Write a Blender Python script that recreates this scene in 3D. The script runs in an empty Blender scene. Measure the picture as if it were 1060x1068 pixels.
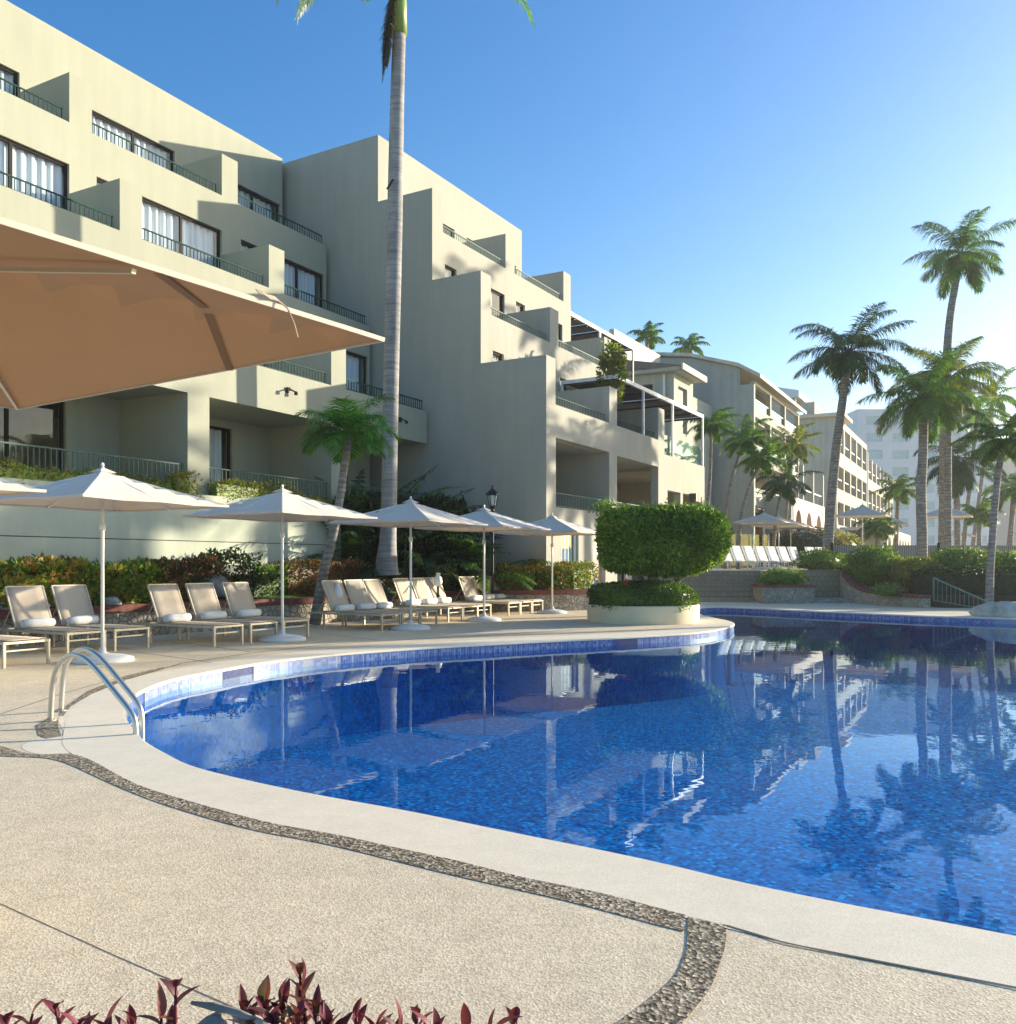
import bpy, math, random
from mathutils import Vector, Matrix, geometry, noise
R=math.radians
sc=bpy.context.scene
COL=sc.collection
FPX=927.0; HZ=588.0; HC=1.35
def W(px,py,z=0.0):
    Y=(HC-z)*FPX/(py-HZ); return ((px-530)/FPX*Y,Y)
def at(px,Y): return (px-530)/FPX*Y
def zat(py,Y): return HC+(HZ-py)*Y/FPX

# ------------------------------------------------------------------ materials
def nodes(name):
    m=bpy.data.materials.new(name); m.use_nodes=True
    nt=m.node_tree; b=nt.nodes['Principled BSDF']; return m,nt,b
def N(nt,t,**k):
    n=nt.nodes.new(t)
    for a,v in k.items(): setattr(n,a,v)
    return n
def c4(c): return (c[0],c[1],c[2],1.0)
def ramp(nt,stops,fac):
    r=N(nt,'ShaderNodeValToRGB'); e=r.color_ramp.elements
    while len(e)<len(stops): e.new(0.5)
    for i,(p,c) in enumerate(stops): e[i].position=p; e[i].color=c4(c)
    nt.links.new(fac,r.inputs[0]); return r.outputs[0]
def coords(nt,scale=(1,1,1)):
    tc=N(nt,'ShaderNodeTexCoord'); mp=N(nt,'ShaderNodeMapping'); mp.inputs['Scale'].default_value=scale
    nt.links.new(tc.outputs['Object'],mp.inputs[0]); return mp.outputs[0]
def noisen(nt,vec,scale,detail=4,rough=.55):
    n=N(nt,'ShaderNodeTexNoise'); n.inputs['Scale'].default_value=scale; n.inputs['Detail'].default_value=detail
    n.inputs['Roughness'].default_value=rough; nt.links.new(vec,n.inputs['Vector']); return n.outputs['Fac']
def mixc(nt,a,b,fac,mode='MIX'):
    m=N(nt,'ShaderNodeMix',data_type='RGBA',blend_type=mode)
    for s,v in ((0,fac),(6,a),(7,b)):
        if isinstance(v,(int,float)): m.inputs[s].default_value=v
        elif isinstance(v,tuple): m.inputs[s].default_value=c4(v)
        else: nt.links.new(v,m.inputs[s])
    return m.outputs[2]
def bump(nt,b,h,strength,dist):
    bp=N(nt,'ShaderNodeBump'); bp.inputs['Strength'].default_value=strength; bp.inputs['Distance'].default_value=dist
    nt.links.new(h,bp.inputs['Height']); nt.links.new(bp.outputs[0],b.inputs['Normal'])
def simple(name,c,rough=.6,metal=0,var=.12,scale=3,bstr=0,bscale=60,bdist=.005,spec=None):
    m,nt,b=nodes(name); v=coords(nt); f=noisen(nt,v,scale)
    lo=tuple(x*(1-var) for x in c); hi=tuple(min(1,x*(1+var)) for x in c)
    nt.links.new(ramp(nt,[(.3,lo),(.7,hi)],f),b.inputs['Base Color'])
    b.inputs['Roughness'].default_value=rough; b.inputs['Metallic'].default_value=metal
    if spec is not None: b.inputs['Specular IOR Level'].default_value=spec
    if bstr: bump(nt,b,noisen(nt,v,bscale,3),bstr,bdist)
    return m
def stucco(name,c,stain=.14):
    m,nt,b=nodes(name); v=coords(nt); vs=coords(nt,(1.6,1.6,.16))
    f=noisen(nt,v,.5,5,.6); g=noisen(nt,vs,1.7,6,.65)
    base=ramp(nt,[(.3,tuple(x*(1-stain) for x in c)),(.72,tuple(x*(1+stain*.5) for x in c))],f)
    st=ramp(nt,[(.38,(1-stain*1.1,)*3),(.62,(1,1,1))],g)
    col=mixc(nt,base,st,1.0,'MULTIPLY')
    nt.links.new(col,b.inputs['Base Color']); b.inputs['Roughness'].default_value=.85
    b.inputs['Specular IOR Level'].default_value=.25
    bump(nt,b,noisen(nt,v,28,5,.7),.35,.01)
    return m
def leafmat(name,cols,trans=.35,rough=.45):
    m,nt,b=nodes(name)
    g=N(nt,'ShaderNodeNewGeometry'); k=len(cols)
    col=ramp(nt,[(i/(k-1) if k>1 else 0,c) for i,c in enumerate(cols)],g.outputs['Random Per Island'])
    v=coords(nt); f=noisen(nt,v,1.2,3)
    col=mixc(nt,col,ramp(nt,[(.3,(.6,.6,.6)),(.7,(1.15,1.15,1.1))],f),1.0,'MULTIPLY')
    nt.links.new(col,b.inputs['Base Color']); b.inputs['Roughness'].default_value=rough
    b.inputs['Specular IOR Level'].default_value=.35
    t=N(nt,'ShaderNodeBsdfTranslucent'); br=mixc(nt,col,(1.3,1.5,.5),.9,'MULTIPLY'); nt.links.new(br,t.inputs[0])
    ms=N(nt,'ShaderNodeMixShader'); ms.inputs[0].default_value=trans
    o=nt.nodes['Material Output']; nt.links.new(b.outputs[0],ms.inputs[1]); nt.links.new(t.outputs[0],ms.inputs[2]); nt.links.new(ms.outputs[0],o.inputs[0])
    return m
M={}
M['wallA']=stucco('stucco_cream',(.40,.405,.31),.06); M['wallB']=stucco('stucco_ivory',(.435,.42,.345),.07)
M['wallret']=stucco('stucco_pale_green',(.50,.53,.41),.06)
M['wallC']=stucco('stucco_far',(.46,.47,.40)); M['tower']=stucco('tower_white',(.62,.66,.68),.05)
M['rail']=simple('green_rail_paint',(.02,.06,.05),.7,spec=.15); M['railpale']=simple('pale_rail_paint',(.10,.16,.13),.6,spec=.2)
M['frame']=simple('bronze_frame',(.035,.025,.017),.7,spec=.12); M['whiteframe']=simple('white_frame',(.75,.74,.7),.4)
M['curtain']=None
m,nt,b=nodes('sheer_curtain'); v=coords(nt,(1,1,.02)); f=noisen(nt,v,11,2)
nt.links.new(ramp(nt,[(.3,(.6,.62,.62)),(.65,(.9,.9,.88))],f),b.inputs['Base Color']); b.inputs['Roughness'].default_value=.9; M['curtain']=m
def twosided_fresnel(nt,ior):
    # the same reflectance from either side of a thin sheet
    gm=N(nt,'ShaderNodeNewGeometry'); mm=N(nt,'ShaderNodeMapRange'); mm.inputs[3].default_value=ior; mm.inputs[4].default_value=1/ior
    nt.links.new(gm.outputs['Backfacing'],mm.inputs[0]); fr=N(nt,'ShaderNodeFresnel'); nt.links.new(mm.outputs[0],fr.inputs[0]); return fr
def glass(name,tint,transp=.85,rough=.02):
    m,nt,b=nodes(name); nt.nodes.remove(b)
    fr=twosided_fresnel(nt,1.55)
    t=N(nt,'ShaderNodeBsdfTransparent'); t.inputs[0].default_value=c4(tuple(x*transp for x in tint))
    g=N(nt,'ShaderNodeBsdfGlossy'); g.inputs['Roughness'].default_value=rough; g.inputs[0].default_value=(.95,.97,1,1)
    ms=N(nt,'ShaderNodeMixShader'); nt.links.new(fr.outputs[0],ms.inputs[0]); nt.links.new(t.outputs[0],ms.inputs[1]); nt.links.new(g.outputs[0],ms.inputs[2])
    nt.links.new(ms.outputs[0],nt.nodes['Material Output'].inputs[0]); return m
M['glass']=glass('window_glass',(.88,.95,1.0),.97); M['glassrail']=glass('rail_glass',(.75,.95,.9),.8)
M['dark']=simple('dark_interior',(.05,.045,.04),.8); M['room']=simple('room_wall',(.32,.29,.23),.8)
M['roof']=simple('roof_tile',(.16,.14,.12),.8,bstr=.6,bscale=20,bdist=.03); M['eave']=simple('eave_board',(.6,.52,.38),.7)
M['pergola_cover']=simple('brown_shade_cloth',(.05,.042,.045),.8)
# deck
def aggregate(name,c,cs,vs=90,con=.25,bstr=.5,big=.12,dist=.0022):
    m,nt,b=nodes(name); v=coords(nt)
    vo=N(nt,'ShaderNodeTexVoronoi'); vo.inputs['Scale'].default_value=vs; nt.links.new(v,vo.inputs['Vector'])
    sp=N(nt,'ShaderNodeSeparateColor'); nt.links.new(vo.outputs['Color'],sp.inputs[0])
    col=ramp(nt,[(0,tuple(x*(1-con) for x in c)),(.55,c),(1,cs)],sp.outputs[0])
    f=noisen(nt,v,.8,7,.7); g=noisen(nt,v,6,5,.7)
    col=mixc(nt,col,ramp(nt,[(.3,(1-big,1-big,1-big*1.1)),(.7,(1.04,1.03,1.02))],f),1.0,'MULTIPLY')
    col=mixc(nt,col,ramp(nt,[(.28,(1-big*1.2,)*3),(.6,(1,1,1))],g),1.0,'MULTIPLY')
    nt.links.new(col,b.inputs['Base Color']); b.inputs['Roughness'].default_value=.8; b.inputs['Specular IOR Level'].default_value=.3
    mx=N(nt,'ShaderNodeMath',operation='ADD'); nt.links.new(vo.outputs['Distance'],mx.inputs[0]); nt.links.new(noisen(nt,v,140,3),mx.inputs[1])
    bump(nt,b,mx.outputs[0],bstr,dist); return m
M['deck']=aggregate('shell_stone_deck',(.84,.69,.47),(.91,.80,.60),120,.26,.45)
M['coping']=aggregate('smooth_coping',(.88,.77,.58),(.91,.83,.67),160,.08,.3,.07,.0015)
M['pebble']=aggregate('pebble_band',(.30,.24,.165),(.66,.57,.42),70,.75,.8,.15,.006)
M['joint']=simple('joint_dark',(.10,.09,.07),.9)
M['soil']=simple('soil',(.05,.035,.022),.95,bstr=.8,bscale=30,bdist=.03)
M['sand']=simple('far_ground',(.4,.36,.27),.95,var=.2,scale=.3)
def bricks(name,c1,c2,mortar,sc_,rh,bw=.5,ms=.02,axis=None,bstr=.6):
    m,nt,b=nodes(name); v=coords(nt)
    if axis:   # rotate so that the brick pattern lies on vertical faces
        mp=N(nt,'ShaderNodeMapping'); mp.inputs['Rotation'].default_value=axis; nt.links.new(v,mp.inputs[0]); v=mp.outputs[0]
    br=N(nt,'ShaderNodeTexBrick'); br.inputs['Scale'].default_value=sc_; br.inputs['Brick Width'].default_value=bw; br.inputs['Row Height'].default_value=rh
    br.inputs['Mortar Size'].default_value=ms; br.inputs['Color1'].default_value=c4(c1); br.inputs['Color2'].default_value=c4(c2); br.inputs['Mortar'].default_value=c4(mortar)
    nt.links.new(v,br.inputs['Vector']); nt.links.new(br.outputs['Color'],b.inputs['Base Color'])
    b.inputs['Roughness'].default_value=.8; bump(nt,b,br.outputs['Fac'],-bstr,.01); return m
M['step']=bricks('step_tile',(.42,.31,.20),(.36,.265,.17),(.26,.19,.12),1,.18,.2,.015,(R(90),0,0))
m,nt,b=nodes('red_brick_coping'); v=coords(nt); f=noisen(nt,v,9,3)
nt.links.new(ramp(nt,[(.3,(.13,.04,.03)),(.7,(.26,.09,.065))],f),b.inputs['Base Color']); b.inputs['Roughness'].default_value=.8; bump(nt,b,f,.5,.02); M['brick']=m
# rubble stone
def stone(name,c1,c2,mort,s):
    m,nt,b=nodes(name); v=coords(nt)
    vo=N(nt,'ShaderNodeTexVoronoi',feature='DISTANCE_TO_EDGE'); vo.inputs['Scale'].default_value=s; nt.links.new(v,vo.inputs['Vector'])
    v2=N(nt,'ShaderNodeTexVoronoi'); v2.inputs['Scale'].default_value=s; nt.links.new(v,v2.inputs['Vector'])
    sp=N(nt,'ShaderNodeSeparateColor'); nt.links.new(v2.outputs['Color'],sp.inputs[0])
    a=ramp(nt,[(0,c1),(1,c2)],sp.outputs[0]); k=ramp(nt,[(0.02,(0,0,0)),(.07,(1,1,1))],vo.outputs['Distance'])
    nt.links.new(mixc(nt,mort,a,k),b.inputs['Base Color']); b.inputs['Roughness'].default_value=.85
    bump(nt,b,ramp(nt,[(0,(0,0,0)),(.15,(1,1,1))],vo.outputs['Distance']),.9,.02); return m
M['stone']=stone('rubble_stone',(.34,.30,.23),(.50,.45,.36),(.2,.17,.13),8)
M['rock']=simple('grey_rock',(.25,.23,.2),.9,var=.35,scale=6,bstr=.8,bscale=14,bdist=.05)
M['rockpale']=simple('sand_coloured_rock',(.52,.47,.38),.9,var=.2,scale=5,bstr=.7,bscale=12,bdist=.05)
M['canopy']=None
def cloth(name,c,tc,trans):
    m,nt,b=nodes(name); v=coords(nt); f=noisen(nt,v,3,3)
    col=ramp(nt,[(.3,tuple(x*.95 for x in c)),(.7,c)],f)
    nt.links.new(col,b.inputs['Base Color']); b.inputs['Roughness'].default_value=.85; b.inputs['Specular IOR Level'].default_value=.2
    ad=N(nt,'ShaderNodeMath',operation='ADD'); sc8=N(nt,'ShaderNodeMath',operation='MULTIPLY'); sc8.inputs[1].default_value=22; nt.links.new(noisen(nt,v,3.5,3),sc8.inputs[0]); nt.links.new(sc8.outputs[0],ad.inputs[0]); nt.links.new(noisen(nt,v,400,2),ad.inputs[1]); bump(nt,b,ad.outputs[0],.25,.0015)
    t=N(nt,'ShaderNodeBsdfTranslucent'); t.inputs[0].default_value=c4(tc)
    ms=N(nt,'ShaderNodeMixShader'); ms.inputs[0].default_value=trans
    o=nt.nodes['Material Output']; nt.links.new(b.outputs[0],ms.inputs[1]); nt.links.new(t.outputs[0],ms.inputs[2]); nt.links.new(ms.outputs[0],o.inputs[0]); return m
M['canopy']=cloth('canopy_cloth',(.85,.76,.65),(.62,.45,.30),.14)
M['valance']=cloth('pale_canopy_edge',(.66,.58,.49),(.6,.5,.35),.1)
M['sling']=cloth('lounger_sling',(.66,.56,.44),(.55,.45,.32),.12)
M['hedgedark']=leafmat('ring_hedge_leaf',[(.03,.07,.012),(.06,.13,.02),(.11,.20,.025),(.22,.30,.05)],.3,.4)
M['lframe']=simple('champagne_metal',(.55,.49,.38),.4,.3,var=.05)
M['pole']=simple('white_pole',(.78,.76,.72),.35,var=.03)
M['base']=simple('umbrella_base',(.72,.72,.70),.5,var=.06)
M['towel']=simple('white_towel',(.84,.83,.80),.95,var=.04,bstr=.6,bscale=90,bdist=.004)
M['chrome']=simple('brushed_steel',(.62,.58,.50),.34,.85,var=.04)
M['black']=simple('black_iron',(.015,.015,.015),.4)
M['tancloth']=cloth('tan_canopy_cloth',(.52,.35,.21),(.60,.37,.19),.28)
M['lampglass']=simple('frosted_lamp_glass',(.75,.75,.7),.3)
M['planter']=simple('cream_planter',(.72,.60,.38),.8,var=.07,scale=1.5,bstr=.3)
M['white']=simple('white_ceramic',(.8,.8,.77),.35,var=.03)
m,nt,b=nodes('palm_bark'); v=coords(nt,(1,1,6)); f=noisen(nt,v,2.2,4,.7); g=noisen(nt,coords(nt),7,4)
wv=N(nt,'ShaderNodeTexWave',bands_direction='Z'); wv.inputs['Scale'].default_value=2.6; wv.inputs['Distortion'].default_value=2.5; wv.inputs['Detail'].default_value=3; nt.links.new(coords(nt),wv.inputs['Vector'])
col=mixc(nt,ramp(nt,[(.3,(.20,.17,.14)),(.7,(.42,.385,.33))],f),ramp(nt,[(0,(.72,.72,.72)),(.35,(1,1,1))],wv.outputs['Fac']),1.0,'MULTIPLY')
col=mixc(nt,col,ramp(nt,[(.35,(.7,.68,.66)),(.6,(1,1,1))],g),1.0,'MULTIPLY')
nt.links.new(col,b.inputs['Base Color']); b.inputs['Roughness'].default_value=.9; bump(nt,b,wv.outputs['Fac'],.5,.02); M['bark']=m
m,nt,b=nodes('royal_palm_bark'); f=noisen(nt,coords(nt,(1,1,9)),1.6,5,.7); g=noisen(nt,coords(nt,(1,1,.5)),3,4)
wv=N(nt,'ShaderNodeTexWave',bands_direction='Z'); wv.inputs['Scale'].default_value=1.9; wv.inputs['Distortion'].default_value=3; wv.inputs['Detail'].default_value=3; nt.links.new(coords(nt),wv.inputs['Vector'])
col=mixc(nt,ramp(nt,[(.3,(.22,.21,.205)),(.7,(.40,.39,.375))],f),ramp(nt,[(0,(.78,.77,.76)),(.15,(1,1,1))],wv.outputs['Fac']),1.0,'MULTIPLY')
col=mixc(nt,col,ramp(nt,[(.35,(.72,.72,.72)),(.62,(1.1,1.1,1.08))],g),1.0,'MULTIPLY')
nt.links.new(col,b.inputs['Base Color']); b.inputs['Roughness'].default_value=.85; bump(nt,b,f,.5,.02); M['palebark']=m
M['stairrail']=simple('stair_rail_paint',(.07,.19,.15),.5)
M['shaft']=simple('green_crownshaft',(.22,.32,.06),.4)
M['frond']=leafmat('palm_frond',[(.05,.12,.02),(.09,.20,.03),(.14,.27,.04),(.22,.30,.06)],.4,.4)
M['frondbright']=leafmat('palm_frond_bright',[(.04,.14,.025),(.07,.22,.035),(.12,.32,.05),(.2,.38,.07)],.4,.35)
M['frondyel']=leafmat('palm_frond_yellow',[(.10,.17,.03),(.17,.24,.04),(.28,.28,.05),(.38,.30,.08)],.42,.45)
M['froddark']=leafmat('palm_frond_dark',[(.03,.065,.022),(.045,.095,.03),(.07,.13,.035)],.28,.4)
M['deadfrond']=leafmat('dry_frond',[(.16,.11,.06),(.1,.08,.04),(.05,.06,.03)],.2,.6)
M['coconut']=simple('coconut',(.25,.17,.06),.6)
M['croton']=leafmat('croton_orange',[(.05,.12,.02),(.12,.22,.03),(.22,.30,.04),(.45,.40,.06),(.6,.36,.06),(.6,.14,.05)],.3)
M['crotongold']=leafmat('croton_gold',[(.07,.17,.03),(.12,.24,.03),(.35,.38,.06),(.58,.36,.07),(.10,.18,.03)],.3)
M['crotonred']=leafmat('croton_red',[(.04,.09,.02),(.08,.12,.03),(.35,.06,.05),(.14,.17,.03),(.45,.10,.06)],.25)
M['hedge']=leafmat('clipped_hedge',[(.04,.09,.012),(.10,.20,.02),(.20,.33,.035),(.38,.48,.07)],.42,.35)
M['shrub']=leafmat('shrub_green',[(.05,.10,.02),(.10,.19,.03),(.19,.29,.045),(.32,.40,.08)],.35)
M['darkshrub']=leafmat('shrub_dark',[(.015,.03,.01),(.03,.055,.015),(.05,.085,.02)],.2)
M['grass']=leafmat('lawn_grass',[(.06,.13,.02),(.09,.2,.03),(.14,.24,.04)],.3)
M['purple']=leafmat('purple_heart_leaf',[(.07,.03,.03),(.14,.03,.05),(.24,.045,.085),(.30,.09,.10),(.12,.09,.06)],.3,.5)
M['pink']=simple('pink_petal',(.55,.2,.42),.6)
M['poster']=None
m,nt,b=nodes('faded_poster'); v=coords(nt); f=noisen(nt,v,2.5,2)
nt.links.new(ramp(nt,[(.35,(.22,.12,.1)),(.5,(.45,.32,.25)),(.65,(.7,.62,.52))],f),b.inputs['Base Color']); M['poster']=m
m,nt,b=nodes('fence_boards'); v=coords(nt)
wv=N(nt,'ShaderNodeTexWave',bands_direction='X'); wv.inputs['Scale'].default_value=3.2; nt.links.new(v,wv.inputs['Vector'])
nt.links.new(ramp(nt,[(.05,(.08,.07,.06)),(.2,(.30,.26,.23)),(1,(.38,.33,.29))],wv.outputs['Fac']),b.inputs['Base Color']); b.inputs['Roughness'].default_value=.8; M['fence']=m
# pool mosaic: one random blue per tile
def mosaic(name,scale,cols,grout,rough=.35,spec=.5):
    m,nt,b=nodes(name); tc=N(nt,'ShaderNodeTexCoord')
    mp=N(nt,'ShaderNodeMapping'); mp.inputs['Scale'].default_value=(scale,)*3; mp.inputs['Rotation'].default_value=(0,0,R(34)); mp.inputs['Location'].default_value=(.31,.47,.13); nt.links.new(tc.outputs['Object'],mp.inputs[0])
    fl=N(nt,'ShaderNodeVectorMath',operation='FLOOR'); nt.links.new(mp.outputs[0],fl.inputs[0])
    wn=N(nt,'ShaderNodeTexWhiteNoise'); nt.links.new(fl.outputs[0],wn.inputs['Vector'])
    col=ramp(nt,[(i/(len(cols)-1),c) for i,c in enumerate(cols)],wn.outputs['Value'])
    fr=N(nt,'ShaderNodeVectorMath',operation='FRACTION'); nt.links.new(mp.outputs[0],fr.inputs[0])
    sx=N(nt,'ShaderNodeSeparateXYZ'); nt.links.new(fr.outputs[0],sx.inputs[0])
    mn=N(nt,'ShaderNodeMath',operation='MINIMUM'); nt.links.new(sx.outputs[0],mn.inputs[0]); nt.links.new(sx.outputs[1],mn.inputs[1])
    gt=N(nt,'ShaderNodeMath',operation='LESS_THAN'); gt.inputs[1].default_value=.12; nt.links.new(mn.outputs[0],gt.inputs[0])
    col=mixc(nt,col,grout,gt.outputs[0]); nt.links.new(col,b.inputs['Base Color'])
    b.inputs['Roughness'].default_value=rough; b.inputs['Specular IOR Level'].default_value=spec; return m
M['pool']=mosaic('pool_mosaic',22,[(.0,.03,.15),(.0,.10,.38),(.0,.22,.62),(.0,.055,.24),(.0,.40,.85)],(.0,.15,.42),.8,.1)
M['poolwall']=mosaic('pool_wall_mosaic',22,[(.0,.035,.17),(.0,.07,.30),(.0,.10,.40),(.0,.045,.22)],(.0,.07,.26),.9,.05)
M['band']=mosaic('waterline_tile',22,[(.03,.07,.24),(.05,.11,.33),(.09,.17,.40),(.20,.28,.5)],(.25,.3,.4))
M['bandpale']=mosaic('pale_waterline_tile',22,[(.15,.20,.40),(.22,.27,.45),(.32,.36,.52)],(.36,.38,.45))
M['banddark']=mosaic('dark_marker_tile',22,[(.01,.02,.10),(.02,.03,.15),(.02,.05,.2)],(.04,.05,.12))
m,nt,b=nodes('pool_water'); nt.nodes.remove(b)
fr=twosided_fresnel(nt,1.235)
t=N(nt,'ShaderNodeBsdfTransparent'); t.inputs[0].default_value=(.70,.93,1.0,1)
g=N(nt,'ShaderNodeBsdfGlossy'); g.inputs['Roughness'].default_value=0.0; g.inputs[0].default_value=(.74,.90,1,1)
v=coords(nt,(1,1.0,1)); n1=noisen(nt,v,2.2,3,.5); n2=noisen(nt,v,.7,2,.5)
ad=N(nt,'ShaderNodeMath',operation='ADD'); nt.links.new(n1,ad.inputs[0]); nt.links.new(n2,ad.inputs[1])
bp=N(nt,'ShaderNodeBump'); bp.inputs['Strength'].default_value=.03; bp.inputs['Distance'].default_value=.05; nt.links.new(ad.outputs[0],bp.inputs['Height'])
nt.links.new(bp.outputs[0],g.inputs['Normal']); nt.links.new(bp.outputs[0],fr.inputs['Normal'])
ms=N(nt,'ShaderNodeMixShader'); nt.links.new(fr.outputs[0],ms.inputs[0]); nt.links.new(t.outputs[0],ms.inputs[1]); nt.links.new(g.outputs[0],ms.inputs[2])
nt.links.new(ms.outputs[0],nt.nodes['Material Output'].inputs[0]); M['water']=m

# ------------------------------------------------------------------ mesh helper
class MB:
    def __init__(s): s.v=[]; s.f=[]
    def add(s,vs,fs):
        o=len(s.v); s.v.extend(vs); s.f.extend([tuple(i+o for i in f) for f in fs]); return s
    def box(s,x0,x1,y0,y1,z0,z1):
        return s.add([(x0,y0,z0),(x1,y0,z0),(x1,y1,z0),(x0,y1,z0),(x0,y0,z1),(x1,y0,z1),(x1,y1,z1),(x0,y1,z1)],
              [(0,3,2,1),(4,5,6,7),(0,1,5,4),(1,2,6,5),(2,3,7,6),(3,0,4,7)])
    def prism(s,poly,z0,z1):
        n=len(poly); vs=[(p[0],p[1],z0) for p in poly]+[(p[0],p[1],z1) for p in poly]
        fs=[(i,(i+1)%n,(i+1)%n+n,i+n) for i in range(n)]
        for a,b,c in geometry.tessellate_polygon([[Vector((p[0],p[1],0)) for p in poly]]): fs+=[(a,b,c),(a+n,b+n,c+n)]
        return s.add(vs,fs)
    def bar(s,p,q,w,h=None):   # square bar between two points
        p=Vector(p);q=Vector(q); h=h or w; d=(q-p).normalized(); u=d.cross(Vector((0,0,1)))
        if u.length<1e-3: u=Vector((1,0,0))
        u.normalize(); n=u.cross(d).normalized(); u=u*w/2; n=n*h/2
        vs=[tuple(a+b) for a in (p,q) for b in (u+n,-u+n,-u-n,u-n)]
        return s.add(vs,[(0,1,2,3),(7,6,5,4),(0,4,5,1),(1,5,6,2),(2,6,7,3),(3,7,4,0)])
    def tube(s,pts,rs,n=10,cap=True):
        pts=[Vector(p) for p in pts]
        if not isinstance(rs,(list,tuple)): rs=[rs]*len(pts)
        vs=[];fs=[]; ref=Vector((.31,.2,.93)) if abs((pts[-1]-pts[0]).normalized().z)<.9 else Vector((1,.1,0))
        for i,p in enumerate(pts):
            d=(pts[min(i+1,len(pts)-1)]-pts[max(i-1,0)]).normalized(); u=d.cross(ref).normalized(); w=d.cross(u).normalized()
            for k in range(n):
                a=2*math.pi*k/n; vs.append(tuple(p+(u*math.cos(a)+w*math.sin(a))*rs[i]))
        for i in range(len(pts)-1):
            for k in range(n): fs.append((i*n+k,i*n+(k+1)%n,(i+1)*n+(k+1)%n,(i+1)*n+k))
        if cap: fs.append(tuple(range(n-1,-1,-1))); fs.append(tuple((len(pts)-1)*n+k for k in range(n)))
        return s.add(vs,fs)
    def lathe(s,prof,n=32,c=(0,0,0)):
        vs=[(c[0]+r*math.cos(2*math.pi*k/n),c[1]+r*math.sin(2*math.pi*k/n),c[2]+z) for r,z in prof for k in range(n)]
        fs=[(i*n+k,i*n+(k+1)%n,(i+1)*n+(k+1)%n,(i+1)*n+k) for i in range(len(prof)-1) for k in range(n)]
        return s.add(vs,fs)
    def wall(s,s0,s1,z0,z1,t0,t1,ops=()):   # wall in the s-z plane with rectangular openings
        S=sorted(set([s0,s1]+[x for o in ops for x in o[:2] if s0<x<s1])); Z=sorted(set([z0,z1]+[x for o in ops for x in o[2:4] if z0<x<z1]))
        def solid(i,j):
            if i<0 or j<0 or i>=len(S)-1 or j>=len(Z)-1: return False
            a=(S[i]+S[i+1])/2; b=(Z[j]+Z[j+1])/2
            return not any(o[0]<a<o[1] and o[2]<b<o[3] for o in ops)
        for i in range(len(S)-1):
            for j in range(len(Z)-1):
                if not solid(i,j): continue
                a,b,c,d=S[i],S[i+1],Z[j],Z[j+1]
                s.add([(a,t0,c),(b,t0,c),(b,t0,d),(a,t0,d)],[(0,1,2,3)]); s.add([(a,t1,c),(b,t1,c),(b,t1,d),(a,t1,d)],[(3,2,1,0)])
                if not solid(i-1,j): s.add([(a,t0,c),(a,t1,c),(a,t1,d),(a,t0,d)],[(3,2,1,0)])
                if not solid(i+1,j): s.add([(b,t0,c),(b,t1,c),(b,t1,d),(b,t0,d)],[(0,1,2,3)])
                if not solid(i,j-1): s.add([(a,t0,c),(b,t0,c),(b,t1,c),(a,t1,c)],[(3,2,1,0)])
                if not solid(i,j+1): s.add([(a,t0,d),(b,t0,d),(b,t1,d),(a,t1,d)],[(0,1,2,3)])
        return s
    def build(s,name,m,parent=None,smooth=False,bevel=0):
        me=bpy.data.meshes.new(name); me.from_pydata(s.v,[],s.f); me.update()
        if smooth:
            for p in me.polygons: p.use_smooth=True
        o=bpy.data.objects.new(name,me); COL.objects.link(o)
        if m is not None: me.materials.append(m)
        if parent is not None: o.parent=parent
        if bevel:
            md=o.modifiers.new('bevel','BEVEL'); md.width=bevel; md.segments=2; md.limit_method='ANGLE'
        return o
def tag(o,label=None,cat=None,group=None,kind=None):
    if label: o['label']=label
    if cat: o['category']=cat
    if group: o['group']=group
    if kind: o['kind']=kind
    return o
def empty(name,loc,rz=0):
    o=bpy.data.objects.new(name,None); COL.objects.link(o); o.location=loc; o.rotation_euler=(0,0,rz); o.empty_display_size=.3; return o
def copy_tree(o,parent=None):
    c=o.copy(); COL.objects.link(c)
    if parent is not None: c.parent=parent
    for ch in list(o.children): copy_tree(ch,c)
    return c
def cat_rom(pts,n=8,closed=True):
    out=[]; k=len(pts)
    rng=range(k) if closed else range(k-1)
    for i in rng:
        if closed: p=[pts[(i+j-1)%k] for j in range(4)]
        else: p=[pts[max(0,min(k-1,i+j-1))] for j in range(4)]
        for q in range(n):
            t=q/n
            out.append(tuple(.5*((2*p[1][a])+(-p[0][a]+p[2][a])*t+(2*p[0][a]-5*p[1][a]+4*p[2][a]-p[3][a])*t*t+(-p[0][a]+3*p[1][a]-3*p[2][a]+p[3][a])*t**3) for a in range(len(pts[0]))))
    if not closed: out.append(tuple(pts[-1]))
    return out
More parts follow.
